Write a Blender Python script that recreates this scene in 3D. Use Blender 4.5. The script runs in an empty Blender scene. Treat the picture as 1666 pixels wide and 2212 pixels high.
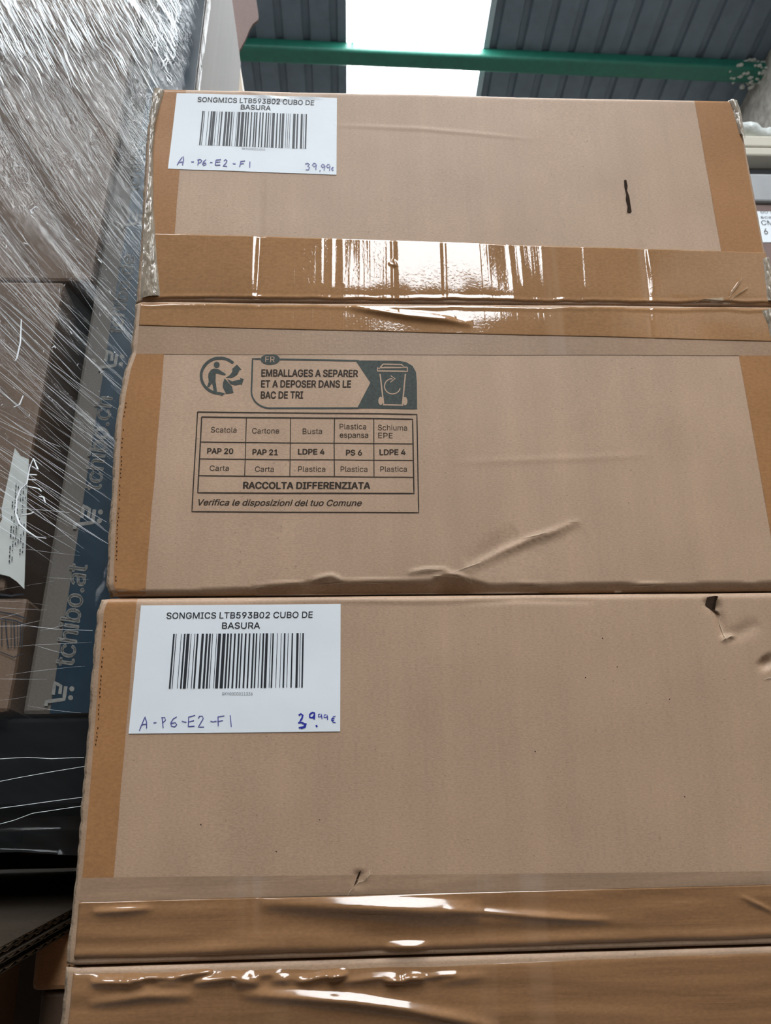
import bpy, bmesh, math, random
import numpy as np
from mathutils import Vector, Matrix, noise as mnoise
from mathutils.geometry import delaunay_2d_cdt

random.seed(7)
SC = bpy.context.scene
COL = SC.collection

# ------------------------------------------------------------------ camera
W, H, FPX = 1666.0, 2212.0, 1664.0
CAMZ, CAMD = 1.50, 0.58                       # eye height, distance to the box faces (plane Y = 0)
ROT = (Matrix.Rotation(math.radians(-2.8), 3, 'Z') @ Matrix.Rotation(math.radians(90 + 17.81), 3, 'X')
       @ Matrix.Rotation(math.radians(-1.08), 3, 'Z'))
cam_data = bpy.data.cameras.new('camera')
cam_data.sensor_fit = 'HORIZONTAL'
cam_data.sensor_width = 36.0
cam_data.lens = 36.0 * FPX / W
cam_data.clip_start = 0.02
cam_data.clip_end = 200
cam_data.dof.use_dof = True
cam_data.dof.focus_distance = 0.60
cam_data.dof.aperture_fstop = 24.0
cam = bpy.data.objects.new('camera', cam_data)
COL.objects.link(cam)
CAMP = Vector((0, -CAMD, CAMZ))
cam.matrix_world = Matrix.Translation(CAMP) @ ROT.to_4x4()
SC.camera = cam

# ------------------------------------------------------------------ world, lights, exposure
SKY_L = 36.0            # radiance of the translucent roof lights
world = bpy.data.worlds.new('overcast_sky')
SC.world = world
world.use_nodes = True
bg = world.node_tree.nodes['Background']
bg.inputs[0].default_value = (0.80, 0.90, 1.0, 1)
bg.inputs[1].default_value = 0.9
SC.view_settings.view_transform = 'Standard'
SC.view_settings.look = 'None'
SC.view_settings.gamma = 1.0
SC.view_settings.use_curve_mapping = False
SC.view_settings.exposure = -0.80
try:
    SC.cycles.use_denoising = True
    SC.cycles.max_bounces = 10
    SC.cycles.transparent_max_bounces = 16
    SC.cycles.caustics_reflective = False
    SC.cycles.caustics_refractive = False
    SC.cycles.sample_clamp_indirect = 6.0
except Exception:
    pass

# ------------------------------------------------------------------ projection helpers
def ray(px, py):
    return ROT @ Vector(((px - W / 2) / FPX, -(py - H / 2) / FPX, -1.0))

def on_plane(px, py, p0, n):
    d = ray(px, py)
    t = (Vector(p0) - CAMP).dot(n) / d.dot(n)
    return CAMP + d * t

def F(px, py):
    """point (x, z) on the front plane of the boxes"""
    p = on_plane(px, py, (0, 0, 0), Vector((0, 1, 0)))
    return p.x, p.z

# ------------------------------------------------------------------ object helpers
def tag(o, label=None, cat=None, group=None, kind=None):
    if label: o['label'] = label
    if cat: o['category'] = cat
    if group: o['group'] = group
    if kind: o['kind'] = kind
    return o

def empty(name, loc=(0, 0, 0), rx=0.0, rz=0.0):
    o = bpy.data.objects.new(name, None)
    o.location = loc
    o.rotation_euler = (rx, 0, rz)
    o.empty_display_size = 0.05
    COL.objects.link(o)
    return o

def mesh_obj(name, verts, faces, mats, parent=None, smooth=False, midx=None, loc=None, rot=None):
    me = bpy.data.meshes.new(name)
    me.from_pydata([tuple(v) for v in verts], [], faces)
    if not isinstance(mats, (list, tuple)): mats = [mats]
    for m in mats: me.materials.append(m)
    if midx is not None:
        me.polygons.foreach_set('material_index', midx)
    if smooth:
        me.polygons.foreach_set('use_smooth', [True] * len(me.polygons))
    me.update()
    o = bpy.data.objects.new(name, me)
    COL.objects.link(o)
    if parent is not None: o.parent = parent
    if loc is not None: o.location = loc
    if rot is not None: o.rotation_euler = rot
    return o

class MB:
    """collects shapes for ONE mesh"""
    def __init__(s): s.v, s.f, s.m = [], [], []
    def add(s, vs, fs, mi=0):
        b = len(s.v); s.v += [Vector(v) for v in vs]
        s.f += [tuple(b + i for i in f) for f in fs]; s.m += [mi] * len(fs)
    def box(s, x0, x1, y0, y1, z0, z1, mi=0, bev=0.0, seg=2):
        bm = bmesh.new()
        bmesh.ops.create_cube(bm, size=1)
        for v in bm.verts:
            v.co = Vector((x0 + (v.co.x + .5) * (x1 - x0), y0 + (v.co.y + .5) * (y1 - y0), z0 + (v.co.z + .5) * (z1 - z0)))
        if bev > 0:
            bmesh.ops.bevel(bm, geom=list(bm.edges), offset=bev, segments=seg, affect='EDGES', profile=.5)
        bm.verts.index_update()
        s.add([v.co.copy() for v in bm.verts], [[v.index for v in f.verts] for f in bm.faces], mi)
        bm.free()
    def tube(s, pts, r, n=6, mi=0):
        pts = [Vector(p) for p in pts]
        vs, fs = [], []
        for i, p in enumerate(pts):
            t = (pts[min(i + 1, len(pts) - 1)] - pts[max(i - 1, 0)]).normalized()
            a = t.cross(Vector((0, 1, 0.01)))
            if a.length < 1e-4: a = t.cross(Vector((1, 0, 0)))
            a.normalize(); b = t.cross(a).normalized()
            rr = r[i] if isinstance(r, (list, tuple)) else r
            for k in range(n):
                an = 2 * math.pi * k / n
                vs.append(p + (a * math.cos(an) + b * math.sin(an)) * rr)
        for i in range(len(pts) - 1):
            for k in range(n):
                fs.append((i * n + k, i * n + (k + 1) % n, (i + 1) * n + (k + 1) % n, (i + 1) * n + k))
        fs.append(tuple(range(n))); fs.append(tuple((len(pts) - 1) * n + k for k in range(n))[::-1])
        s.add(vs, fs, mi)
    def build(s, name, mats, parent=None, smooth=False, **k):
        return mesh_obj(name, s.v, s.f, mats, parent, smooth, s.m, **k)

# ------------------------------------------------------------------ materials
def newmat(name):
    m = bpy.data.materials.new(name); m.use_nodes = True
    nt = m.node_tree
    for n in list(nt.nodes): nt.nodes.remove(n)
    out = nt.nodes.new('ShaderNodeOutputMaterial')
    return m, nt, out

def N(nt, typ, **kw):
    n = nt.nodes.new(typ)
    for k, v in kw.items():
        if k.startswith('i_'):
            key = k[2:]
            key = int(key) if key.isdigit() else key.replace('_', ' ')
            n.inputs[key].default_value = v
        else: setattr(n, k, v)
    return n

def coords(nt, scale, rot=(0, 0, 0), src='Object'):
    tc = N(nt, 'ShaderNodeTexCoord')
    mp = N(nt, 'ShaderNodeMapping')
    mp.inputs['Scale'].default_value = scale
    mp.inputs['Rotation'].default_value = rot
    nt.links.new(tc.outputs[src], mp.inputs['Vector'])
    return mp.outputs['Vector']

def noise(nt, vec, scale=1.0, detail=3, rough=.55, dist=0.0):
    n = N(nt, 'ShaderNodeTexNoise')
    n.inputs['Scale'].default_value = scale
    n.inputs['Detail'].default_value = detail
    n.inputs['Roughness'].default_value = rough
    n.inputs['Distortion'].default_value = dist
    nt.links.new(vec, n.inputs['Vector'])
    return n.outputs['Fac']

def ramp(nt, fac, stops):
    r = N(nt, 'ShaderNodeValToRGB')
    cr = r.color_ramp
    while len(cr.elements) < len(stops): cr.elements.new(.5)
    for e, (p, c) in zip(cr.elements, stops):
        e.position = p
        e.color = (c, c, c, 1) if isinstance(c, (int, float)) else (c[0], c[1], c[2], 1)
    nt.links.new(fac, r.inputs['Fac'])
    return r.outputs['Color']

def mixc(nt, fac, a, b, mode='MIX'):
    m = N(nt, 'ShaderNodeMix', data_type='RGBA', blend_type=mode)
    for sock, val in ((m.inputs[0], fac), (m.inputs[6], a), (m.inputs[7], b)):
        if isinstance(val, (int, float)): sock.default_value = val
        elif isinstance(val, tuple): sock.default_value = (val[0], val[1], val[2], 1)
        else: nt.links.new(val, sock)
    return m.outputs[2]

def mathn(nt, op, a, b=0.0):
    m = N(nt, 'ShaderNodeMath', operation=op)
    for i, v in enumerate((a, b)):
        if isinstance(v, (int, float)): m.inputs[i].default_value = v
        else: nt.links.new(v, m.inputs[i])
    return m.outputs[0]

def bump(nt, height, strength=.3, dist=.001, prev=None):
    b = N(nt, 'ShaderNodeBump')
    b.inputs['Strength'].default_value = strength
    b.inputs['Distance'].default_value = dist
    nt.links.new(height, b.inputs['Height'])
    if prev is not None: nt.links.new(prev, b.inputs['Normal'])
    return b.outputs['Normal']

def principled(nt, out, col, rough=.8, spec=.3, normal=None, metal=0.0, coat=0.0, coat_r=.05):
    p = N(nt, 'ShaderNodeBsdfPrincipled')
    if isinstance(col, tuple): p.inputs['Base Color'].default_value = (*col, 1)
    else: nt.links.new(col, p.inputs['Base Color'])
    if isinstance(rough, (int, float)): p.inputs['Roughness'].default_value = rough
    else: nt.links.new(rough, p.inputs['Roughness'])
    p.inputs['Specular IOR Level'].default_value = spec
    p.inputs['Metallic'].default_value = metal
    p.inputs['Coat Weight'].default_value = coat
    p.inputs['Coat Roughness'].default_value = coat_r
    if normal is not None: nt.links.new(normal, p.inputs['Normal'])
    nt.links.new(p.outputs[0], out.inputs[0])
    return p

def scl(c, k): return tuple(x * k for x in c)

def cardboard(name, c, var=1.0, spec=.45):
    m, nt, out = newmat(name)
    v0 = coords(nt, (1, 1, 1))
    big = noise(nt, v0, 7, 4, .6)
    col = mixc(nt, ramp(nt, big, [(.3, 0), (.7, 1)]), scl(c, 1 - .07 * var), scl(c, 1 + .07 * var))
    fib = noise(nt, coords(nt, (420, 420, 900)), 1, 3, .6)
    col = mixc(nt, 1.0, col, ramp(nt, fib, [(.25, 1 - .17 * var), (.5, 1.0), (.75, 1 + .16 * var)]), 'MULTIPLY')
    strk = noise(nt, coords(nt, (45, 45, 1.2)), 1, 2, .5)
    col = mixc(nt, 1.0, col, ramp(nt, strk, [(.3, 1 - .045 * var), (.7, 1 + .045 * var)]), 'MULTIPLY')
    spk = noise(nt, v0, 420, 1, .4)
    col = mixc(nt, ramp(nt, spk, [(.735, 0), (.77, .55)]), col, scl(c, .42))
    b = bump(nt, fib, .14, .0005)
    b = bump(nt, strk, .25, .0012, b)
    principled(nt, out, col, .62, spec, b)
    return m

def tape_mat(name, c, streak=.6, rough=.09, pim=.35, light=1.25, flute=True):
    """brown packing tape laid over corrugated board: glossy, with flute ridges and tiny air pimples"""
    m, nt, out = newmat(name)
    v0 = coords(nt, (1, 1, 1))
    big = noise(nt, v0, 9, 4, .6)
    col = mixc(nt, ramp(nt, big, [(.3, 0), (.7, 1)]), scl(c, .90), scl(c, 1.10))
    fib = noise(nt, coords(nt, (300, 300, 500)), 1, 3, .6)
    col = mixc(nt, 1.0, col, ramp(nt, fib, [(.25, .86), (.5, 1.0), (.75, 1.14)]), 'MULTIPLY')
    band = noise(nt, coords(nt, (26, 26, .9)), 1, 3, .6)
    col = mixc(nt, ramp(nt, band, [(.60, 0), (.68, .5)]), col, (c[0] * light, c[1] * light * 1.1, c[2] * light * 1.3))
    s1 = noise(nt, coords(nt, (70, 70, 1.6)), 1, 3, .55)
    s1r = ramp(nt, s1, [(.35, 0), (.5, .35), (.56, 1.0), (.62, .4), (.8, .3)])
    pm = noise(nt, coords(nt, (420, 420, 420)), 1, 2, .5)
    pmr = ramp(nt, pm, [(.48, 0), (.72, 1)])
    b = bump(nt, s1r, streak, .00014)
    b = bump(nt, pmr, pim, .00022, b)
    principled(nt, out, col, rough, .5 if rough < .3 else .2, b)
    return m

def clear_tape_mat(name, c, rough=.10):
    m, nt, out = newmat(name)
    w = noise(nt, coords(nt, (6, 6, 60)), 1, 4, .6, .8)
    col = mixc(nt, ramp(nt, w, [(.3, 0), (.7, 1)]), scl(c, .78), scl(c, 1.16))
    fib = noise(nt, coords(nt, (300, 300, 600)), 1, 3, .6)
    col = mixc(nt, 1.0, col, ramp(nt, fib, [(.25, .88), (.5, 1.0), (.75, 1.12)]), 'MULTIPLY')
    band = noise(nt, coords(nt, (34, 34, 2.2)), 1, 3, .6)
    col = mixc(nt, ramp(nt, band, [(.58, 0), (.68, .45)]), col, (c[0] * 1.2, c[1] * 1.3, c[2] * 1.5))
    w2 = noise(nt, coords(nt, (9, 9, 130)), 1, 3, .6, .5)
    b = bump(nt, w2, .25, .001)
    principled(nt, out, col, rough, .5 if rough < .3 else .2, b)
    return m

def plain(name, c, rough=.6, spec=.3, nscale=0, namt=.1, nstretch=(1, 1, 1), bumpd=0.0, coat=0.0):
    m, nt, out = newmat(name)
    col, nrm = tuple(c), None
    if nscale:
        n = noise(nt, coords(nt, tuple(nscale * s for s in nstretch)), 1, 4, .6)
        col = mixc(nt, ramp(nt, n, [(.3, 0), (.7, 1)]), scl(c, 1 - namt), scl(c, 1 + namt))
        if bumpd: nrm = bump(nt, n, .5, bumpd)
    principled(nt, out, col, rough, spec, nrm, coat=coat)
    return m

def crinkle_mat(name, c):
    """crumpled clear tape over a board edge"""
    m, nt, out = newmat(name)
    n = noise(nt, coords(nt, (120, 120, 40)), 1, 4, .65, 1.0)
    col = mixc(nt, ramp(nt, n, [(.35, 0), (.65, 1)]), scl(c, .72), scl(c, 1.2))
    b = bump(nt, n, .45, .003)
    principled(nt, out, col, .16, .5, b)
    return m

KRAFT = (0.365, 0.245, 0.162)
M = {}
M['kraft'] = cardboard('kraft_board', KRAFT)
M['kraft_side'] = cardboard('kraft_board_side', (0.34, 0.225, 0.15))
M['cut'] = plain('corrugated_cut_edge', (0.27, 0.20, 0.138), .85, .2, 300, .45, (1, 1, 1), .002)
M['tape'] = tape_mat('brown_packing_tape', (0.30, 0.165, 0.08), .4, .05, .07)
M['tape_edge'] = tape_mat('brown_edge_tape', (0.305, 0.155, 0.068), .15, .30, .15, 1.12)
M['tape_low'] = clear_tape_mat('clear_packing_tape', (0.235, 0.126, 0.061))
M['crinkle'] = crinkle_mat('crumpled_clear_tape', (0.28, 0.235, 0.18))
M['label'] = plain('label_paper', (0.67, 0.72, 0.765), .55, .3, 40, .015, (1, 1, 1), .0006)
M['black_ink'] = plain('black_print', (0.018, 0.02, 0.026), .5, .3)
M['grey_ink'] = plain('grey_print', (0.16, 0.17, 0.18), .5, .3)
M['pen'] = plain('blue_ballpoint', (0.06, 0.06, 0.26), .4, .4)
M['pen_bold'] = plain('blue_marker', (0.02, 0.03, 0.30), .4, .4)
M['box_ink'] = plain('dark_box_print', (0.032, 0.021, 0.014), .7, .2, 500, .25)
M['box_ink_green'] = plain('slate_box_print', (0.050, 0.060, 0.055), .7, .2, 500, .2)
M['torn'] = plain('torn_paper_and_hole_shade', (0.028, 0.016, 0.010), .9, .1, 300, .35)  # near-black, so the shade inside torn holes is in the colour
M['torn_light'] = plain('torn_paper_fibre', (0.46, 0.36, 0.26), .9, .1, 300, .15)
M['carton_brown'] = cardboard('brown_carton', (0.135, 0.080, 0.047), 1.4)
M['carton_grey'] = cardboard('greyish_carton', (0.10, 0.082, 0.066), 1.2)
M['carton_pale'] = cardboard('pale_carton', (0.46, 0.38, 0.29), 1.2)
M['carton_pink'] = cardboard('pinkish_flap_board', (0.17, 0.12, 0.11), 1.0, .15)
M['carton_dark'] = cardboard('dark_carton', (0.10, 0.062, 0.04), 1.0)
M['blue_tape'] = plain('dark_teal_printed_tape', (0.004, 0.020, 0.036), .35, .4, 60, .25, (1, 1, .2), .0005)
M['tape_text'] = plain('grey_tape_lettering', (0.21, 0.20, 0.18), .6, .2, 200, .2)
M['paper'] = plain('white_document_paper', (0.52, 0.53, 0.50), .7, .2, 30, .06)
M['wood'] = plain('weathered_pallet_wood', (0.045, 0.032, 0.024), .9, .1, 20, .3, (.2, .2, 2))
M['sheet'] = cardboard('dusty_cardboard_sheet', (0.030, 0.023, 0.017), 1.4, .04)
M['sheet_edge'] = plain('sheet_edge', (0.42, 0.34, 0.26), .9, .1, 200, .35)

# ------------------------------------------------------------------ the hall
# roof: profiled sheet falling away from the camera; relative to the eye z = 6.97 - 0.1086 * y
def roof_z(Y):
    yr = Y + CAMD
    if yr > -1.5: return CAMZ + 6.97 - .1086 * yr
    return CAMZ + 6.97 + .1086 * 1.5 + .1086 * (yr + 1.5)
RIDGE = -1.5 - CAMD
WALL_X = 4.02
mroof = plain('dark_roof_sheet', (0.115, 0.148, 0.182), .55, .4, 6, .15)
mwall = plain('rough_plaster_wall', (0.33, 0.31, 0.28), .9, .1, 12, .3, (1, 1, 1), .02)
mfloor = plain('concrete_floor', (0.22, 0.215, 0.205), .8, .2, 3, .15)
mgreen = plain('green_painted_steel', (0.012, 0.12, 0.082), .42, .5, 15, .12)
mplaster = plain('plaster_splash', (0.42, 0.42, 0.38), .9, .1, 40, .2)
mframe = plain('grey_flashing', (0.32, 0.40, 0.44), .5, .5)
def sky_mat():
    m, nt, out = newmat('translucent_roof_light')
    e = N(nt, 'ShaderNodeEmission')
    e.inputs[0].default_value = (.93, .97, 1.0, 1)
    e.inputs[1].default_value = SKY_L
    nt.links.new(e.outputs[0], out.inputs[0])
    return m
msky = sky_mat()

def roof_sheet(name, x0, x1, ya, yb, rib0=3.62 - .04, pitch=.25, wid=.08, dep=.03):
    prof = [(x0, 0.0)]
    k = math.ceil((x0 - rib0) / pitch)
    while rib0 + k * pitch + wid < x1:
        r = rib0 + k * pitch
        prof += [(r, 0), (r + .016, dep), (r + wid - .016, dep), (r + wid, 0)]
        k += 1
    prof.append((x1, 0))
    vs, fs = [], []
    n = len(prof)
    for Y in (ya, yb):
        for x, d in prof: vs.append((x, Y, roof_z(Y) + d))
    for Y in (ya, yb):
        for x, d in prof: vs.append((x, Y, roof_z(Y) + .06))
    for i in range(n - 1):
        fs.append((i, i + 1, n + i + 1, n + i))
        fs.append((2 * n + i, 3 * n + i, 3 * n + i + 1, 2 * n + i + 1))
        fs.append((i, 2 * n + i, 2 * n + i + 1, i + 1))
        fs.append((n + i, n + i + 1, 3 * n + i + 1, 3 * n + i))
    return tag(mesh_obj(name, vs, fs, mroof), kind='structure')

def slab(name, x0, x1, ya, yb, mat, dz=.03, th=.01):
    vs = []
    for z in (dz, dz + th):
        vs += [(x0, ya, roof_z(ya) + z), (x1, ya, roof_z(ya) + z), (x1, yb, roof_z(yb) + z), (x0, yb, roof_z(yb) + z)]
    fs = [(0, 1, 2, 3), (7, 6, 5, 4), (0, 4, 5, 1), (1, 5, 6, 2), (2, 6, 7, 3), (3, 7, 4, 0)]
    return tag(mesh_obj(name, vs, fs, mat), kind='structure')

YF, YB = 11.0, -9.27 - 4.0         # far eaves, front eaves
SX0, SX1 = -0.01, 1.275            # roof light over the stack
# slope beyond the ridge (seen)
roof_sheet('ceiling', SX1, WALL_X, RIDGE, YF)
roof_sheet('ceiling', -7.3, SX0, RIDGE, YF)
roof_sheet('ceiling', -12, -8.6, RIDGE, YF)
slab('window_1', SX0, SX1, RIDGE, YF, msky)
slab('window_2', -8.6, -7.3, RIDGE, YF, msky)
# slope behind the camera
SKB = -8.69 - CAMD                 # where the wide roof light behind the camera ends
roof_sheet('ceiling', 2.16, WALL_X, YB, RIDGE)
roof_sheet('ceiling', -1.6, 0.15, YB, RIDGE)
roof_sheet('ceiling', -12, -3.6, YB, RIDGE)
roof_sheet('ceiling', -3.6, -1.6, YB, -4.6)
roof_sheet('ceiling', 0.15, 2.16, YB, SKB)
slab('window_3', 0.15, 2.16, SKB, RIDGE, msky)
slab('window_4', -3.6, -1.6, -4.6, RIDGE, msky)
# flashings along the roof light
for i, (xa, xb) in enumerate(((SX0 + .045, SX0 + .06), (SX1 - .0, SX1 + .055))):
    vs = []
    for z in (-.004, .028):
        for (x, Y) in ((xa, RIDGE), (xb, RIDGE), (xb, YF), (xa, YF)):
            vs.append((x, Y, roof_z(Y) + z))
    tag(mesh_obj('trim_%d' % (i + 1), vs, [(0, 1, 2, 3), (7, 6, 5, 4), (0, 4, 5, 1), (1, 5, 6, 2), (2, 6, 7, 3), (3, 7, 4, 0)], mframe), kind='structure')

def slab_box(name, a, mat):
    b = MB(); b.box(*a); return tag(b.build(name, mat), kind='structure')
slab_box('floor', (-12, WALL_X, YB, YF, -.1, 0), mfloor)
slab_box('light_blocker', (-6, WALL_X - .1, -2.1, -1.8, 0, CAMZ + 1.45), plain('dark_blocker', (.11, .075, .05), .9, .1))  # unseen wall added to block low light from the lower boxes
slab_box('wall_left', (-12.2, -12, YB, YF, 0, 9.2), mwall)
slab_box('wall_back', (-12, WALL_X, YF, YF + .2, 0, 9.2), mwall)
# right wall, uneven plaster
def wall_right():
    ny, nz = 90, 60
    vs, fs = [], []
    for j in range(nz + 1):
        for i in range(ny + 1):
            Y = YB + (YF - YB) * i / ny
            z = (roof_z(Y) + .05) * j / nz
            vs.append((WALL_X + .05 * mnoise.noise((Y * .9, z * .9, 3.3)), Y, z))
    for j in range(nz):
        for i in range(ny):
            a = j * (ny + 1) + i
            fs.append((a, a + ny + 1, a + ny + 2, a + 1))
    n = len(vs)
    return tag(mesh_obj('wall_right', vs, fs, mwall, smooth=True), kind='structure')
wall_right()

# green purlin
def purlin():
    nrm = Vector((0, .1086, 1)).normalized()
    def rp(px, py, off):
        return on_plane(px, py, (0, 0 - CAMD, CAMZ + 6.97 - off), nrm)
    a, b = rp(633, 128, .11), rp(1520, 166, .11)
    d = (b - a).normalized()
    tl = (WALL_X - a.x) / d.x
    A, B = a - d * 9, a + d * (tl + .05)
    up = nrm; back = d.cross(up).normalized()
    if back.y < 0: back = -back
    wd, ht, r = .17, .112, .03
    prof = []
    for cx, cz, a0 in ((wd - r, r, -90), (wd - r, ht - .004, 0), (r, ht - .004, 90), (r, r, 180)):
        for k in range(5):
            an = math.radians(a0 + 22.5 * k)
            rr = r if cz == r else .004
            ccx = cx if cz == r else (wd - .004 if a0 == 0 else .004)
            prof.append((ccx + rr * math.cos(an), cz + rr * math.sin(an)))
    vs, fs = [], []
    n = len(prof)
    for P in (A, B):
        for (s, t) in prof: vs.append(P + back * (s - wd * .5 - .03) + up * (t - .003))
    for k in range(n): fs.append((k, (k + 1) % n, n + (k + 1) % n, n + k))
    fs += [tuple(range(n)), tuple(range(n, 2 * n))[::-1]]
    o = tag(mesh_obj('roof_purlin', vs, fs, mgreen), 'green painted steel purlin crossing under the bright roof light', 'beam')
    # bolts along its upper edge
    for px in (777, 901, 1014):
        q = rp(px, 92 + (px - 777) * .043, .02)
        mb = MB(); mb.tube([q + Vector((0, -.02, -.004)), q + Vector((0, -.05, -.012))], .011, 8)
        mb.build('bolt', mframe, o)
    # plaster splashes at the wall end
    mb = MB()
    rnd = random.Random(3)
    for _ in range(110):
        s = abs(rnd.gauss(0, .16)) + .0
        P = B - d * (s + .03) + back * rnd.uniform(-.13, .09) + up * (rnd.uniform(-.006, .03) if rnd.random() < .6 else .09)
        r = rnd.uniform(.007, .024) * (1.2 - min(s, .8))
        bm = bmesh.new(); bmesh.ops.create_icosphere(bm, subdivisions=1, radius=r)
        for v in bm.verts:
            v.co = Vector((v.co.x * rnd.uniform(.7, 1.9), v.co.y * rnd.uniform(.7, 1.6), v.co.z * .7)) + P
        bm.verts.index_update()
        mb.add([v.co.copy() for v in bm.verts], [[v.index for v in f.verts] for f in bm.faces]); bm.free()
    tag(mb.build('plaster_splash', mplaster, o), kind='stuff')
purlin()

# ------------------------------------------------------------------ the stacked boxes: face shapes
def interp(tab, z):
    """tab sorted by z descending: list of (z, x)"""
    if z >= tab[0][0]: return tab[0][1]
    for (z0, x0), (z1, x1) in zip(tab, tab[1:]):
        if z >= z1: return x1 + (x0 - x1) * (z - z1) / (z0 - z1 + 1e-9)
    return tab[-1][1]
def edge_tab(pxs):
    t = []
    for p in pxs:
        x, z = F(*p); t.append((z, x))
    return sorted(t, key=lambda a: -a[0])

def seg_dist(x, z, a, b):
    dx, dz = b[0] - a[0], b[1] - a[1]
    L2 = dx * dx + dz * dz + 1e-12
    t = ((x - a[0]) * dx + (z - a[1]) * dz) / L2
    tc = min(1, max(0, t))
    ex, ez = x - a[0] - tc * dx, z - a[1] - tc * dz
    return math.hypot(ex, ez), tc, (dx * (z - a[1]) - dz * (x - a[0]))

class Ridge:
    """a raised (or sunk) wrinkle along a pixel polyline"""
    def __init__(s, pxs, amp, sig, step=0.0, fade=True):
        s.p = [F(*q) for q in pxs]; s.a, s.s, s.st, s.fade = amp, sig, step, fade
        xs = [q[0] for q in s.p]; zs = [q[1] for q in s.p]; m = sig * 5 + .004
        s.bb = (min(xs) - m, max(xs) + m, min(zs) - m, max(zs) + m)
        s.cum = [0]
        for a, b in zip(s.p, s.p[1:]): s.cum.append(s.cum[-1] + math.hypot(b[0] - a[0], b[1] - a[1]))
    def __call__(s, x, z):
        if x < s.bb[0] or x > s.bb[1] or z < s.bb[2] or z > s.bb[3]: return 0.0
        best = (9, 0, 0)
        for i, (a, b) in enumerate(zip(s.p, s.p[1:])):
            d, t, side = seg_dist(x, z, a, b)
            if d < best[0]: best = (d, (s.cum[i] + t * (s.cum[i + 1] - s.cum[i])) / s.cum[-1], side)
        d, u, side = best
        f = (max(0.0, math.sin(math.pi * min(1, max(0, u)))) ** .5) if s.fade else 1.0
        h = s.a * math.exp(-(d / s.s) ** 2) * f
        if s.st and side < 0:
            h += s.st * math.exp(-d / (s.s * 5)) * f
        return h

def wav(x, z, k):
    return .0011 * mnoise.noise((x * 7, z * 7, k)) + .0004 * mnoise.noise((x * 28, z * 22, k + 5))

Z_TOP = F(960, 201)[1]; Z_SEAM = F(960, 655)[1]
Z_GAP = .5 * (F(960, 1281)[1] + F(960, 1284)[1])
Z_LSEAM = F(900, 2066)[1]
Z_LBOT = Z_GAP - (Z_TOP - Z_GAP)
XR = F(1590, 213)[0]

UL = edge_tab([(341, 190), (334, 235), (326, 310), (321, 400), (318, 480), (311, 580), (306, 650)])
LL = edge_tab([(303, 660), (298, 720), (294, 760), (281, 795), (270, 850), (262, 900), (258, 950), (256, 1000), (250, 1100), (246, 1180), (243, 1262), (250, 1283)])
KL = edge_tab([(232, 1294), (222, 1320), (215, 1400), (209, 1480), (203, 1560), (194, 1680), (184, 1800), (178, 1870), (170, 1950), (158, 2085)])
KB = edge_tab([(156, 2095), (152, 2150), (145, 2212), (135, 2400), (120, 2700)])
RU = edge_tab([(1588, 212), (1606, 300), (1628, 420), (1650, 540), (1666, 610), (1676, 655)])
RC = [(9, XR - .001), (-9, XR - .001)]

# --- height fields (outward, towards the camera) -----------------------------------
def fold_round(d, r=.006):
    """rounding of a folded edge, d = distance from the edge"""
    if d >= r: return 0.0
    return -(r - math.sqrt(max(0, r * r - (r - d) ** 2)))

r_upper = [Ridge([(566, 375), (562, 520), (556, 645)], -.0007, .0035), Ridge([(1385, 520), (1400, 600), (1405, 650)], -.0006, .003),
           Ridge([(520, 196), (600, 214), (700, 208)], .0008, .002), Ridge([(1105, 196), (1118, 204), (1150, 202)], -.0018, .0015),
           Ridge([(720, 270), (900, 278), (1150, 300)], .0004, .002)]
def h_upper(x, z):
    h = wav(x, z, 1.0)
    for r in r_upper: h += r(x, z)
    h += fold_round(Z_TOP - z, .005)
    d = z - Z_SEAM
    h += -.0016 * math.exp(-d / .004) + .0009 * mnoise.noise((x * 60, 0, 2)) * math.exp(-d / .006)
    return h

CREASE = edge_tab([(240, 1273), (1666, 1262)])
cr_px = [(240, 1277), (420, 1276), (530, 1271), (570, 1264), (650, 1258), (700, 1252), (780, 1257), (860, 1252), (930, 1254), (960, 1240), (1010, 1250), (1060, 1262), (1150, 1262), (1300, 1260), (1420, 1263), (1520, 1260), (1666, 1259), (1800, 1258)]
cr = [F(*p) for p in cr_px]
def crease_z(x):
    if x <= cr[0][0]: return cr[0][1]
    for a, b in zip(cr, cr[1:]):
        if x <= b[0]: return a[1] + (b[1] - a[1]) * (x - a[0]) / (b[0] - a[0])
    return cr[-1][1]
r_lower = [Ridge([(1000, 1238), (1040, 1218), (1090, 1192), (1150, 1166), (1200, 1150), (1255, 1126)], .0016, .0035, -.0012),
           Ridge([(880, 1238), (920, 1231), (960, 1230), (975, 1236)], .0014, .0016), Ridge([(935, 1246), (985, 1241), (1010, 1252), (1022, 1262)], .0018, .0018),
           Ridge([(675, 1252), (715, 1243), (740, 1252)], .0013, .0015), Ridge([(535, 1276), (580, 1265), (655, 1260)], .0014, .0016),
           Ridge([(690, 1260), (800, 1256), (925, 1257)], .0014, .0016), Ridge([(975, 1000), (1100, 995), (1400, 985)], .0003, .003),
           Ridge([(1010, 1222), (1060, 1190), (1120, 1150)], -.0010, .008), Ridge([(1120, 1262), (1190, 1265)], .001, .0014), Ridge([(1360, 1264), (1440, 1261)], .001, .0014)]
def h_lower(x, z):
    h = wav(x, z, 4.0) * .9
    for r in r_lower: h += r(x, z)
    d = Z_SEAM - z
    h += -.0012 * math.exp(-d / .004)
    zc = crease_z(x) + .0012 * mnoise.noise((x * 40, 7, 1))
    if z < zc:
        h -= (zc - z) * .85 + .0006
    return h

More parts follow.
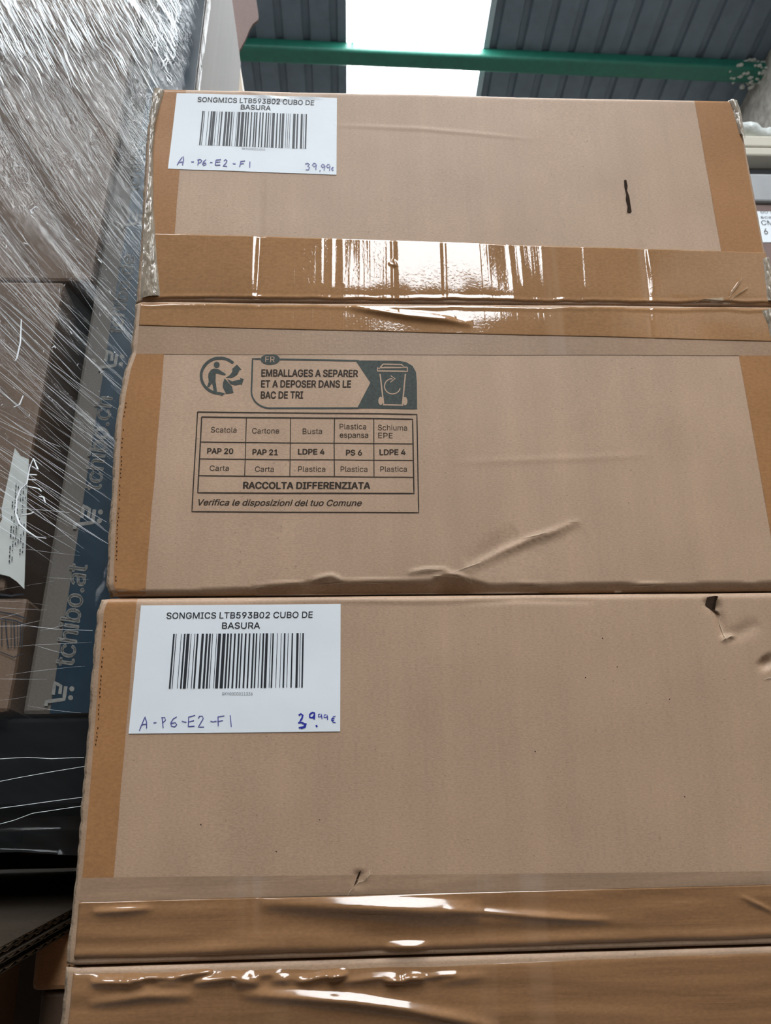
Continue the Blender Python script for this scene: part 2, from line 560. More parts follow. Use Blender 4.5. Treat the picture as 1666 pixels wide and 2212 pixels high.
r_kup = [Ridge([(1545, 1290), (1552, 1320), (1560, 1345), (1566, 1378)], -.003, .0035), Ridge([(1566, 1378), (1600, 1366), (1640, 1345)], -.0012, .005),
         Ridge([(1560, 1384), (1572, 1376), (1590, 1372)], .0015, .0015), Ridge([(1650, 1420), (1666, 1440)], -.004, .006),
         Ridge([(520, 1297), (700, 1294), (900, 1297), (1100, 1293)], .0008, .002), Ridge([(1000, 1302), (1120, 1296), (1290, 1299)], -.0008, .0018),
         Ridge([(1520, 1300), (1545, 1305), (1556, 1316)], -.0022, .0035)]
r_hole = [Ridge([(778, 1880), (776, 1900), (764, 1912)], -.002, .0035), Ridge([(762, 1912), (768, 1900), (775, 1906), (790, 1898), (798, 1886)], .0012, .0014)]
def h_kup(x, z):
    h = wav(x, z, 9.0)
    for r in r_kup: h += r(x, z)
    for r in r_hole: h += r(x, z)
    h += fold_round(Z_GAP - z, .006)
    d = z - Z_LSEAM
    h += -.0012 * math.exp(-d / .004)
    return h
def h_klow(x, z):
    d = Z_LSEAM - z
    return wav(x, z, 12.0) - .0012 * math.exp(-d / .004) + fold_round(z - Z_LBOT, .006)

def flap(name, z1, z0, ltab, rtab, hf, parent, step=.0017, mats=None):
    base = parent.location
    nz = max(8, int((z1 - z0) / step))
    nx = int(.56 / step)
    vs, fs, mi = [], [], []
    # columns: two behind the bevel on each side
    for j in range(nz + 1):
        z = z1 + (z0 - z1) * j / nz
        xl, xr = interp(ltab, z), interp(rtab, z)
        jag = .0005 * mnoise.noise((z * 160, 1.5, 0)) + .0003 * mnoise.noise((z * 30, 9, 0))
        xl += jag; xr += jag * .7
        row = []
        hl = hf(xl, z); hr = hf(xr, z)
        row += [(xl - .0055, .012), (xl - .0058 + .6 * jag, .0055), (xl - .0030, .0026 - hl)]
        for i in range(nx + 1):
            x = xl + (xr - xl) * i / nx
            row.append((x, -hf(x, z) + (.0012 * (1 - min(1, i / 2)) ** 2) + (.0012 * (1 - min(1, (nx - i) / 2)) ** 2)))
        row += [(xr + .0022, .0024 - hr), (xr + .0036, .0055), (xr + .0036, .012)]
        for x, y in row: vs.append((x - base.x, y - base.y, z - base.z))
    nc = nx + 1 + 6
    for j in range(nz):
        for i in range(nc - 1):
            a = j * nc + i
            fs.append((a, a + nc, a + nc + 1, a + 1))
            mi.append(1 if (i < 2 or i >= nc - 3) else 0)
    # back skin for thickness: top and bottom rims
    b = len(vs)
    for j in (0, nz):
        for i in range(nc):
            v = vs[j * nc + i]; vs.append((v[0], .006 - base.y, v[2]))
    for i in range(nc - 1):
        fs.append((i, i + 1, b + i + 1, b + i)); mi.append(0)
        q = nz * nc + i
        fs.append((q, b + nc + i, b + nc + i + 1, q + 1)); mi.append(0)
    return mesh_obj(name, vs, fs, mats or [M['kraft'], M['cut']], parent, True, mi)

def sheet(name, z1f, z0f, xlf, xrf, hf, mat, parent, step=.0012, eps=.0004, nxs=None, rim=True):
    """thin tape laid over the face: z1f(u), z0f(u) top and bottom edges over u in 0..1; xlf(z), xrf(z) its ends"""
    base = parent.location
    zm = .5 * (z1f(.5) + z0f(.5)); hh = abs(z1f(.5) - z0f(.5))
    nz = max(4, int(hh / step)); nx = max(4, int((xrf(zm) - xlf(zm)) / (nxs or step)))
    vs, fs = [], []
    for j in range(nz + 1):
        for i in range(nx + 1):
            u = i / nx
            z = z1f(u) + (z0f(u) - z1f(u)) * j / nz
            x = xlf(z) + (xrf(z) - xlf(z)) * u
            vs.append((x - base.x, -hf(x, z) - eps - base.y, z - base.z))
    w = nx + 1
    for j in range(nz):
        for i in range(nx):
            a = j * w + i
            fs.append((a, a + w, a + w + 1, a + 1))
    if rim:      # real thickness: skirt back to the board
        per = [i for i in range(w)] + [j * w + nx for j in range(1, nz + 1)] + [nz * w + i for i in range(nx - 1, -1, -1)] + [j * w for j in range(nz - 1, 0, -1)]
        b = len(vs)
        for q in per: vs.append((vs[q][0], vs[q][1] + eps * 1.2, vs[q][2]))
        m = len(per)
        for k in range(m): fs.append((per[k], per[(k + 1) % m], b + (k + 1) % m, b + k))
    return mesh_obj(name, vs, fs, mat, parent, True)

def body(parent, x0, x1, z0, z1, depth):
    b = MB()
    bs = parent.location
    b.box(x0 - bs.x, x1 - bs.x, .011 - bs.y, depth - bs.y, z0 - bs.z, z1 - bs.z, 0, .004, 2)
    return b.build('carton_body', M['kraft_side'], parent)

# ------------------------------------------------------------------ flat inks and ribbons on a face
class Ink:
    def __init__(s, hf, eps, to=None): s.mb = MB(); s.hf, s.eps = hf, eps; s.to = to
    def P(s, px, py):
        if s.to: return s.to(px, py, s.eps)
        x, z = F(px, py)
        return Vector((x, -s.hf(x, z) - s.eps, z))
    def poly(s, pts, sub=0):
        if sub:
            q = []
            for a, b in zip(pts, pts[1:] + pts[:1]):
                for k in range(sub): q.append((a[0] + (b[0] - a[0]) * k / sub, a[1] + (b[1] - a[1]) * k / sub))
            pts = q
        bm = bmesh.new()
        vv = [bm.verts.new((p[0], -p[1], 0)) for p in pts]
        f = bm.faces.new(vv)
        bmesh.ops.triangulate(bm, faces=[f], quad_method='BEAUTY', ngon_method='EAR_CLIP')
        bm.verts.index_update()
        s.mb.add([s.P(v.co.x, -v.co.y) for v in bm.verts], [[v.index for v in f.verts] for f in bm.faces])
        bm.free()
    def quad(s, a, b, c, d, n=1, m=1):
        vs, fs = [], []
        for j in range(m + 1):
            for i in range(n + 1):
                u, v = i / n, j / m
                px = (a[0] * (1 - u) + b[0] * u) * (1 - v) + (d[0] * (1 - u) + c[0] * u) * v
                py = (a[1] * (1 - u) + b[1] * u) * (1 - v) + (d[1] * (1 - u) + c[1] * u) * v
                vs.append(s.P(px, py))
        for j in range(m):
            for i in range(n):
                q = j * (n + 1) + i; fs.append((q, q + 1, q + n + 2, q + n + 1))
        s.mb.add(vs, fs)
    def line(s, pts, w, maxseg=14, taper=False):
        q = [pts[0]]
        for a, b in zip(pts, pts[1:]):
            L = math.hypot(b[0] - a[0], b[1] - a[1]); k = max(1, int(L / maxseg))
            for i in range(1, k + 1): q.append((a[0] + (b[0] - a[0]) * i / k, a[1] + (b[1] - a[1]) * i / k))
        vs, fs = [], []
        for i, p in enumerate(q):
            a = q[max(0, i - 1)]; b = q[min(len(q) - 1, i + 1)]
            tx, ty = b[0] - a[0], b[1] - a[1]; L = math.hypot(tx, ty) or 1
            ww = w * (.35 + .65 * math.sin(math.pi * (i + .5) / len(q))) if taper else w
            nx, ny = -ty / L * ww / 2, tx / L * ww / 2
            vs += [s.P(p[0] + nx, p[1] + ny), s.P(p[0] - nx, p[1] - ny)]
        for i in range(len(q) - 1): fs.append((2 * i, 2 * i + 1, 2 * i + 3, 2 * i + 2))
        s.mb.add(vs, fs)
    def disc(s, c, rx, ry=None, n=24):
        ry = ry or rx
        s.poly([(c[0] + rx * math.cos(2 * math.pi * k / n), c[1] + ry * math.sin(2 * math.pi * k / n)) for k in range(n)])
    def text(s, txt, a, b, cap, bold=0.0, slant=0.0, up=None):
        """fit txt between pixel points a and b along its baseline, capital height cap in pixels"""
        vs, fs = text_mesh(txt, bold, slant)
        xs = [v[0] for v in vs]; x0, x1 = min(xs), max(xs)
        if up is None:
            ux, uy = 733 - a[0], -4180 - a[1]; L = math.hypot(ux, uy); up = (ux / L, uy / L)
        out = []
        for x, y in vs:
            u = (x - x0) / (x1 - x0); t = y / CAPH * cap
            out.append(s.P(a[0] + (b[0] - a[0]) * u + up[0] * t, a[1] + (b[1] - a[1]) * u + up[1] * t))
        if bold and not s.to:
            q = len(out) // 4
            for i in range(len(out)): out[i].y -= .00001 * (i // q)
        s.mb.add(out, fs)
    def build(s, name, mat, parent):
        bs = parent.matrix_world.translation if parent is not None else Vector()
        off = Vector()
        p = parent
        while p is not None:
            off += Vector(p.location); p = p.parent
        if not s.to: s.mb.v = [v - off for v in s.mb.v]
        return s.mb.build(name, mat, parent)

try:
    import os
    FONT = bpy.data.fonts.load(os.path.join(bpy.utils.system_resource('DATAFILES'), 'fonts', 'Inter.woff2'))
except Exception:
    FONT = None
_tc = {}
def text_mesh(txt, bold=0.0, slant=0.0):
    if bold:
        v0, f0 = text_mesh(txt, 0.0, slant)
        vs, fs = [], []
        for dx, dy in ((-bold, 0), (bold, 0), (0, bold * .6), (0, -bold * .6)):
            n = len(vs); vs += [(x + dx, y + dy) for x, y in v0]; fs += [tuple(n + i for i in f) for f in f0]
        return vs, fs
    key = (txt, bold, slant)
    if key in _tc: return _tc[key]
    cu = bpy.data.curves.new('txt', 'FONT')
    if FONT is not None: cu.font = FONT
    cu.body = txt; cu.size = 1.0; cu.shear = slant
    cu.dimensions = '2D'; cu.fill_mode = 'NONE'; cu.resolution_u = 4
    ob = bpy.data.objects.new('txt', cu)
    COL.objects.link(ob)
    dg = bpy.context.evaluated_depsgraph_get()
    dg.update()
    me = ob.evaluated_get(dg).to_mesh()
    co = [(v.co.x, v.co.y) for v in me.vertices]
    nb = {}
    for e in me.edges:
        a, b = e.vertices
        nb.setdefault(a, []).append(b); nb.setdefault(b, []).append(a)
    nxt = {}
    for e in me.edges: nxt[e.vertices[0]] = e.vertices[1]
    loops, seen = [], set()
    for v in range(len(co)):          # vertices of one outline follow each other, in the outline's own direction
        if v in seen or v not in nb: continue
        lp, cur, prev = [v], (v + 1 if v + 1 in nb[v] else nb[v][0]), v
        seen.add(v)
        while cur != v and cur not in seen:
            seen.add(cur); lp.append(cur)
            n_ = [q for q in nb[cur] if q != prev]
            prev, cur = cur, (n_[0] if n_ else v)
        if len(lp) > 2: loops.append([co[q] for q in lp])
    ob.evaluated_get(dg).to_mesh_clear()
    bpy.data.objects.remove(ob); bpy.data.curves.remove(cu)
    # fill by winding number, so overlapping or self-crossing outlines stay solid
    pts = [Vector(p) for l in loops for p in l]
    eds, b0 = [], 0
    for l in loops:
        n_ = len(l); eds += [(b0 + k, b0 + (k + 1) % n_) for k in range(n_)]; b0 += n_
    ov, _, of, *_r = delaunay_2d_cdt(pts, eds, [], 0, 1e-6)
    A = np.array([p for l in loops for p in l]); B = np.array([p for l in loops for p in l[1:] + l[:1]])
    vs = [(v.x, v.y) for v in ov]
    fs = []
    for f in of:
        c = np.mean([vs[q] for q in f], axis=0)
        up = (A[:, 1] <= c[1]) & (B[:, 1] > c[1]); dn = (A[:, 1] > c[1]) & (B[:, 1] <= c[1])
        cr_ = (B[:, 0] - A[:, 0]) * (c[1] - A[:, 1]) - (c[0] - A[:, 0]) * (B[:, 1] - A[:, 1])
        wn = int((up & (cr_ > 0)).sum()) - int((dn & (cr_ < 0)).sum())
        if wn != 0: fs.append(tuple(f))
    used = sorted({q for f in fs for q in f}); mp_ = {q: k for k, q in enumerate(used)}
    vs = [vs[q] for q in used]; fs = [tuple(mp_[q] for q in f) for f in fs]
    _tc[key] = (vs, fs)
    return vs, fs
CAPH = 1.0
CAPH = max(v[1] for v in text_mesh('H')[0])

def zoomer(x0, y0, s):
    return lambda x, y: (x0 + x / s, y0 + y / s)

def label_on(parent, corners, hf, zf, bars, bar_top, bar_bot, lines, strokes, bold_strokes, pen_w, curl=None):
    """white price sticker: corners TL TR BR BL in pixels"""
    TL, TR, BR, BL = corners
    n, m = 40, 26
    lab = Ink(lambda x, z: hf(x, z) , .0004)
    lab.quad(TL, TR, BR, BL, n, m)
    # real thickness
    k0 = len(lab.mb.v)
    per = [i for i in range(n + 1)] + [j * (n + 1) + n for j in range(1, m + 1)] + [m * (n + 1) + i for i in range(n - 1, -1, -1)] + [j * (n + 1) for j in range(m - 1, 0, -1)]
    back = [lab.mb.v[q] + Vector((0, .0004, 0)) for q in per]
    lab.mb.v += back
    for k in range(len(per)):
        lab.mb.f.append((per[k], per[(k + 1) % len(per)], k0 + (k + 1) % len(per), k0 + k)); lab.mb.m.append(0)
    lo = lab.build('price_label', M['label'], parent)
    lo['label'] = 'white price label with barcode'
    def uv(u, v):
        ax = TL[0] * (1 - u) + TR[0] * u; ay = TL[1] * (1 - u) + TR[1] * u
        bx = BL[0] * (1 - u) + BR[0] * u; by = BL[1] * (1 - u) + BR[1] * u
        return (ax * (1 - v) + bx * v, ay * (1 - v) + by * v)
    t = Ink(hf, .00062)
    for (txt, a, b, cap, bold) in lines[:-1]: t.text(txt, zf(*a), zf(*b), cap, bold)
    t.build('printed_text', M['black_ink'], lo)
    t = Ink(hf, .00062); txt, a, b, cap, bold = lines[-1]
    t.text(txt, zf(*a), zf(*b), cap, bold); t.build('serial_number', M['grey_ink'], lo)
    t = Ink(hf, .00062)
    for a, b in bars: t.quad(uv(a, bar_top), uv(b, bar_top), uv(b, bar_bot), uv(a, bar_bot), 1, 6)
    t.build('barcode', M['black_ink'], lo)
    t = Ink(hf, .00064)
    for st in strokes:
        if st[0][0] < 1000: t.line([zf(*p) for p in st], pen_w, 4)
    t.build('handwritten_code', M['pen'], lo)
    t = Ink(hf, .00064)
    for st in strokes:
        if st[0][0] >= 1000: t.line([zf(*p) for p in st], pen_w, 4)
    for st in bold_strokes: t.line([zf(*p) for p in st], pen_w * 1.9, 4)
    t.build('handwritten_price', M['pen'] if not bold_strokes else M['pen_bold'], lo)
    return lo

DEPTH = .40
# ================================================================== upper box
ub = tag(empty('cardboard_box', (.1, .2, Z_GAP)), 'upper brown cardboard box with recycling print, showing taped flaps', 'box', 'stacked trash bin cartons')
body(ub, F(305, 652)[0] - .002, XR + .001, Z_GAP + .0006, Z_TOP - .004, DEPTH)
flap('flap', Z_TOP, Z_SEAM + .0008, UL, RU, h_upper, ub)
flap('flap', Z_SEAM - .0008, Z_GAP + .001, LL, RC, h_lower, ub)

def h_tape_up(x, z):
    d = z - Z_SEAM
    if d >= 0: h = h_upper(x, z)
    else: h = h_lower(x, z)
    wob = .0018 * mnoise.noise((x * 14, 2.2, 0)) + .0010 * mnoise.noise((x * 50, 5, 0))
    g = d - wob
    left = max(0, min(1, (.30 - x) / .3))
    h += -(.0050) * math.exp(-(g / .0017) ** 2)
    h += (.0006 + .0006 * mnoise.noise((x * 33, 1, 8))) * math.exp(-((g - .0042) / .0018) ** 2) + .0006 * math.exp(-((g + .0045) / .0022) ** 2)
    for r in r_tape: h += r(x, z)
    return h
r_tape = [Ridge([(755, 664), (820, 675), (880, 685), (960, 693), (1020, 703)], .0030, .0028), Ridge([(860, 674), (930, 682), (985, 690)], .0016, .0018),
          Ridge([(1575, 640), (1590, 620), (1603, 600)], .0006, .0010), Ridge([(1572, 648), (1600, 632), (1615, 622)], .0006, .0010),
          Ridge([(840, 570), (855, 575), (850, 560)], .0010, .0012)]
for (x0_, x1_, ya_, yb_, a_) in ((547, 543, 512, 640, .00022), (694, 693, 522, 600, .00012), (718, 716, 524, 610, .00016), (740, 738, 524, 600, .00012), (849, 852, 528, 640, -.0005), (958, 962, 532, 645, -.0003),
                            (1098, 1112, 536, 640, .00016), (1122, 1132, 538, 606, .00012), (1170, 1176, 540, 606, .00016), (1262, 1268, 540, 610, .00018), (1392, 1408, 545, 720, -.0004), (565, 555, 515, 645, -.0004)):
    r_tape.append(Ridge([(x0_, ya_ - 12), ((x0_ + x1_) / 2, (ya_ + yb_) / 2), (x1_, yb_ + 12)], a_, .0021, 0, False))
# vertical edge tapes come first, the horizontal tape lies over them
ETL = edge_tab([(395, 330), (384, 470), (352, 705), (339, 950), (325, 1265)])
ETL = [(9, -.1535), (-9, -.1535)]
ETR = [(9, .3385), (-9, .3385)]
sheet('edge_tape', lambda u: Z_TOP - .0005, lambda u: Z_SEAM + .002, lambda z: interp(UL, z) + .001, lambda z: -.1535 + .0006 * mnoise.noise((z * 30, 0, 0)), h_upper, M['tape_edge'], ub, .0017, .00022, None, False)
sheet('edge_tape', lambda u: Z_TOP - .0005, lambda u: Z_SEAM + .002, lambda z: .3385, lambda z: interp(RU, z) - .001, h_upper, M['tape_edge'], ub, .0017, .00022, None, False)
sheet('edge_tape', lambda u: Z_SEAM - .002, lambda u: Z_GAP + .002, lambda z: interp(LL, z) + .001, lambda z: -.1545 + .0006 * mnoise.noise((z * 30, 4, 0)), h_lower, M['tape_edge'], ub, .0017, .00022, None, False)
sheet('edge_tape', lambda u: Z_SEAM - .002, lambda u: Z_GAP + .002, lambda z: .3375, lambda z: XR - .002, h_lower, M['tape_edge'], ub, .0017, .00022, None, False)

zA0, zA1 = F(330, 505)[1], F(1640, 546)[1]
zB0, zB1 = F(350, 704)[1], F(1590, 738)[1]
tu = lambda u: zA0 + (zA1 - zA0) * u
tl_ = lambda u: zB0 + (zB1 - zB0) * u
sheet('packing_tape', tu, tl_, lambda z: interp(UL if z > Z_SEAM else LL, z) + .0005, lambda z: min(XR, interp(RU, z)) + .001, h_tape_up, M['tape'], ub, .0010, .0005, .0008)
# a second, clear layer whose lower edge shows under the brown tape
M['tape_clear'] = tape_mat('thin_clear_tape', scl(KRAFT, .82), .2, .38, .2, 1.08)
zC0, zC1 = F(330, 765)[1], F(1590, 768)[1]
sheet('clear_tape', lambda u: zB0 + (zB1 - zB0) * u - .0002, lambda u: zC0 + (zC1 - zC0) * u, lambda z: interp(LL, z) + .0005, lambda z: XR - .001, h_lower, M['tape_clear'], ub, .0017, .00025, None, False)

# crumpled clear tape wrapped round the upper corners
def crumple(parent, name, pts_l, pts_r, hf, seed, amp=.004, mat=None):
    """strip between two pixel polylines (left, right), crumpled"""
    base = Vector(parent.location)
    nv, nu = 150, 14
    def along(pl, t):
        k = t * (len(pl) - 1); i = min(int(k), len(pl) - 2); f = k - i
        return (pl[i][0] + (pl[i + 1][0] - pl[i][0]) * f, pl[i][1] + (pl[i + 1][1] - pl[i][1]) * f)
    vs, fs = [], []
    for j in range(nv + 1):
        a, b = along(pts_l, j / nv), along(pts_r, j / nv)
        for i in range(nu + 1):
            u = i / nu
            x, z = F(a[0] + (b[0] - a[0]) * u, a[1] + (b[1] - a[1]) * u)
            e = math.sin(math.pi * u) ** .5
            n1 = mnoise.noise((x * 260 + seed, z * 45, seed)) + .6 * mnoise.noise((x * 420, z * 160, seed + 3))
            y = -hf(x, z) - .001 - e * (.0015 + amp * .5 * abs(n1)) + (1 - e) * .0008
            if u < .5 and name.endswith('left'): pass
            vs.append(Vector((x, y, z)) - base)
    for j in range(nv):
        for i in range(nu):
            q = j * (nu + 1) + i; fs.append((q, q + nu + 1, q + nu + 2, q + 1))
    o = mesh_obj('crumpled_tape', vs, fs, mat or M['crinkle'], parent, True)
    return o
crumple(ub, 'crumple', [(332, 192), (326, 240), (323, 300), (321, 380), (312, 470), (308, 560), (303, 645)], [(355, 196), (345, 232), (336, 270), (331, 330), (332, 450), (340, 560), (347, 640)], h_upper, 2.0)
crumple(ub, 'crumple', [(1574, 214), (1584, 240), (1592, 270), (1598, 290)], [(1590, 214), (1600, 240), (1606, 275), (1610, 300)], h_upper, 6.0, .003)
crumple(ub, 'crumple', [(1648, 560), (1652, 600), (1658, 650)], [(1662, 560), (1672, 610), (1680, 655)], h_upper, 9.0, .004)
crumple(ub, 'crumple', [(1645, 672), (1658, 700), (1666, 740)], [(1680, 668), (1684, 700), (1690, 740)], h_lower, 11.0, .004)

# scars
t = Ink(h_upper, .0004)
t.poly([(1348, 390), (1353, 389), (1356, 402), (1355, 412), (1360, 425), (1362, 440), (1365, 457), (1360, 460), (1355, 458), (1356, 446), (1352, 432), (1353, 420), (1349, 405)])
t.build('gash', M['torn'], ub)  # flat dark patch painted as the shade inside the slit
t = Ink(h_tape_up, .0016)
t.poly([(1488, 655), (1520, 648), (1560, 645), (1563, 651), (1530, 656), (1500, 658)])
t.line([(1573, 645), (1585, 628), (1597, 612), (1601, 602)], 1.6, 6, True)
t.line([(1574, 651), (1592, 638), (1615, 622)], 1.5, 6, True)
t.build('torn_strip', M['torn_light'], ub)
for st_, w_ in (
    ([(535, 1275), (556, 1268), (572, 1267), (600, 1263), (640, 1260), (655, 1262)], 2.4),
    ([(672, 1254), (700, 1247), (716, 1243), (738, 1253)], 1.6),
    ([(690, 1262), (760, 1258), (830, 1260)], 2.0),
    ([(880, 1240), (915, 1233), (945, 1230), (957, 1236)], 2.4),
    ([(935, 1243), (975, 1245), (1000, 1248), (1022, 1260), (1015, 1248)], 2.4),
    ([(980, 1236), (1005, 1226), (1040, 1214)], 2.0),
    ([(1130, 1162), (1160, 1156), (1180, 1150)], 1.6),
    ([(1225, 1127), (1238, 1126), (1250, 1128)], 1.4),
    ([(1130, 1267), (1185, 1264)], 2.0),
    ([(1365, 1266), (1400, 1266), (1440, 1261)], 2.0),
    ):
    t = Ink(h_lower, .0007); t.line(st_, w_, 6, True); t.build('torn_crease', M['torn_light'], ub)

# upper label ------------------------------------------------------------------
z8 = zoomer(340, 180, 1666 / 440.)
bars_u = [(383, 394), (400, 405), (433, 437), (453, 465), (468, 490), (500, 504), (523, 528), (537, 548), (568, 586), (592, 610), (617, 629), (638, 642), (664, 668), (674, 692), (700, 724), (733, 745), (752, 763), (778, 788), (803, 814), (820, 831), (848, 858), (870, 881), (897, 908), (916, 926), (935, 940), (950, 971), (985, 996), (1011, 1021), (1028, 1047), (1062, 1066), (1077, 1081), (1092, 1096), (1118, 1138), (1148, 1160), (1180, 1196), (1204, 1208), (1218, 1229)]
st_u = [[(163, 672), (180, 640), (200, 612), (212, 600), (216, 630), (206, 672)], [(178, 650), (212, 645)], [(278, 645), (300, 645)],
        [(332, 672), (340, 630)], [(328, 632), (350, 624), (366, 636), (352, 652), (336, 655)], [(398, 628), (380, 645), (370, 665), (384, 675), (400, 668), (396, 655), (378, 658)],
        [(432, 652), (452, 652)], [(482, 632), (474, 672)], [(482, 632), (522, 628)], [(480, 650), (515, 648)], [(474, 674), (516, 672)],
        [(545, 640), (560, 628), (572, 638), (560, 660), (538, 682), (572, 684)], [(618, 662), (642, 664)], [(684, 640), (674, 688)], [(684, 642), (718, 638)], [(680, 662), (708, 660)], [(758, 644), (756, 694)],
        [(1210, 664), (1232, 658), (1246, 668), (1230, 682), (1246, 692), (1236, 712), (1214, 712)], [(1298, 664), (1282, 656), (1268, 672), (1282, 686), (1300, 676), (1302, 668), (1296, 710)],
        [(1332, 712), (1330, 726)], [(1368, 672), (1352, 664), (1340, 680), (1352, 692), (1368, 684), (1372, 676), (1364, 716)], [(1412, 672), (1396, 664), (1384, 682), (1396, 694), (1412, 686), (1414, 678), (1408, 718)],
        [(1442, 690), (1430, 692), (1426, 706), (1432, 714), (1442, 712)], [(1422, 702), (1438, 701)]]
label_on(ub, [(382, 201), (728, 212), (727, 378), (363, 365)], h_upper, z8, [((a - 160) / 1310., (b - 160) / 1310.) for a, b in bars_u], .225, .675,
         [('SONGMICS LTB593B02 CUBO DE', (328, 152), (1282, 180), 10.0, .012), ('BASURA', (682, 214), (928, 223), 9.6, .012), ('SKY0000011521', (690, 544), (884, 552), 4.2, 0)], st_u, [], 2.1)

# recycling print ---------------------------------------------------------------
z3 = zoomer(400, 750, 1666 / 530.)
Z = lambda pts: [z3(*p) for p in pts]
ib = Ink(h_lower, .00018)
def L(pts, w=7): ib.line(Z(pts), w / 3.143, 12)
L([(84, 438), (1574, 458), (1586, 1124), (46, 1116), (84, 438)], 8)
L([(112, 472), (1545, 490), (1554, 994), (86, 988), (112, 472)], 9)
L([(106, 642), (1548, 658)], 6); L([(98, 757), (1550, 770)], 6); L([(92, 872), (1552, 884)], 7)
L([(416, 478), (404, 874)], 6); L([(717, 482), (711, 878)], 6); L([(1015, 486), (1012, 655), (1014, 880)], 7); L([(1281, 488), (1283, 882)], 6)
cells = [('Scatola', (174, 576), (348, 578), 36, 0), ('Cartone', (454, 584), (638, 584), 36, 0), ('Busta', (798, 588), (930, 588), 36, 0), ('Plastica', (1050, 557), (1230, 559), 36, 0), ('espansa', (1050, 614), (1244, 616), 36, .006),
         ('Schiuma', (1310, 565), (1508, 567), 36, 0), ('EPE', (1312, 618), (1410, 620), 36, 0),
         ('PAP 20', (148, 720), (326, 722), 36, .03), ('PAP 21', (456, 728), (630, 730), 36, .03), ('LDPE 4', (766, 726), (948, 728), 36, .03), ('PS 6', (1092, 734), (1202, 734), 36, .03), ('LDPE 4', (1320, 732), (1498, 732), 36, .03),
         ('Carta', (166, 838), (296, 838), 36, 0), ('Carta', (474, 844), (602, 844), 36, 0), ('Plastica', (768, 844), (952, 846), 36, 0), ('Plastica', (1056, 846), (1238, 846), 36, 0), ('Plastica', (1326, 846), (1506, 846), 36, 0),
         ('RACCOLTA DIFFERENZIATA', (392, 958), (1258, 962), 44, .035)]
for txt, a, b, cap, bold in cells: ib.text(txt, z3(*a), z3(*b), cap / 3.143, bold)
ib.text('Verifica le disposizioni del tuo Comune', z3(88, 1072), z3(1200, 1078), 40 / 3.143, .016, .25)
for txt, a, b in (('EMBALLAGES A SEPARER', (516, 196), (1174, 204)), ('ET A DEPOSER DANS LE', (514, 270), (1128, 276)), ('BAC DE TRI', (512, 346), (802, 348))):
    ib.text(txt, z3(*a), z3(*b), 46 / 3.143, .03)
pr = ib.build('recycling_print', M['box_ink'], ub)
pr['label'] = 'dark printed recycling table with Italian and French sorting text'
ig = Ink(h_lower, .00018)
def LG(pts, w): ig.line(Z(pts), w / 3.143, 8)
def arc(cx, cy, rx, ry, a0, a1, n=30):
    return [(cx + rx * math.cos(math.radians(a0 + (a1 - a0) * k / n)), cy + ry * math.sin(math.radians(a0 + (a1 - a0) * k / n))) for k in range(n + 1)]
# speech frame
LG([(512, 78), (458, 78), (450, 290)] + arc(580, 300, 130, 113, 180, 90, 14) + [(1180, 416)], 11)
LG([(640, 82), (1180, 94)], 11)
ig.disc(z3(578, 82), 66 / 3.143, 37 / 3.143)
ig.poly(Z([(1158, 92), (1450, 94), (1500, 102), (1545, 128), (1568, 170), (1574, 240), (1576, 422), (1168, 418), (1258, 244)]), 2)
# sorting figure: ring, person, arrows
LG(arc(236, 192, 128, 120, 90, 315, 40), 19)
ig.poly(Z([(226, 300), (272, 312), (246, 330)])); ig.disc(z3(214, 118), 20 / 3.143, 21 / 3.143)
ig.poly(Z([(176, 150), (196, 143), (226, 148), (276, 180), (272, 190), (222, 178), (208, 176), (206, 226), (216, 300), (194, 302), (182, 238), (164, 268), (146, 272), (160, 232), (156, 200), (158, 176)]))
ig.poly(Z([(274, 205), (300, 190), (318, 168), (322, 148), (312, 152), (352, 116), (384, 152), (368, 154), (352, 186), (318, 206)]))
ig.poly(Z([(284, 214), (320, 230), (350, 222), (376, 218), (370, 206), (398, 214), (382, 258), (376, 248), (340, 258), (306, 246)]))
ig.poly(Z([(268, 210), (256, 240), (254, 268), (266, 292), (284, 302), (278, 314), (328, 308), (318, 264), (310, 276), (288, 270), (278, 248)]))
g = ig.build('sorting_symbol', M['box_ink_green'], pr)
iw = Ink(h_lower, .00030)
def LW(pts, w=9): iw.line(Z(pts), w / 3.143, 8)
iw.text('FR', z3(544, 100), z3(608, 102), 38 / 3.143, .0)
iw.build('country_code', M['kraft'], pr)
iw = Ink(h_lower, .00030)
LW([(1322, 150), (1308, 142), (1306, 164), (1510, 166), (1508, 138), (1492, 138)], 9); LW([(1324, 142), (1344, 118), (1470, 120), (1492, 140), (1324, 142)], 9); LW([(1352, 138), (1462, 139)], 6)
LW([(1324, 184), (1348, 388)], 9); LW([(1496, 184), (1476, 392)], 9); LW([(1344, 394), (1482, 396)], 9)
LW(arc(1408, 270, 54, 50, -150, -90, 10)[-1:] + arc(1408, 268, 54, 52, -95, -345, 30), 7); LW([(1396, 196), (1426, 216), (1394, 240)], 7)
for cx in (1328, 1494):
    iw.poly(Z(arc(cx, 368, 16, 28, 0, 345, 20)))
iw.build('bin_symbol', M['kraft'], pr)

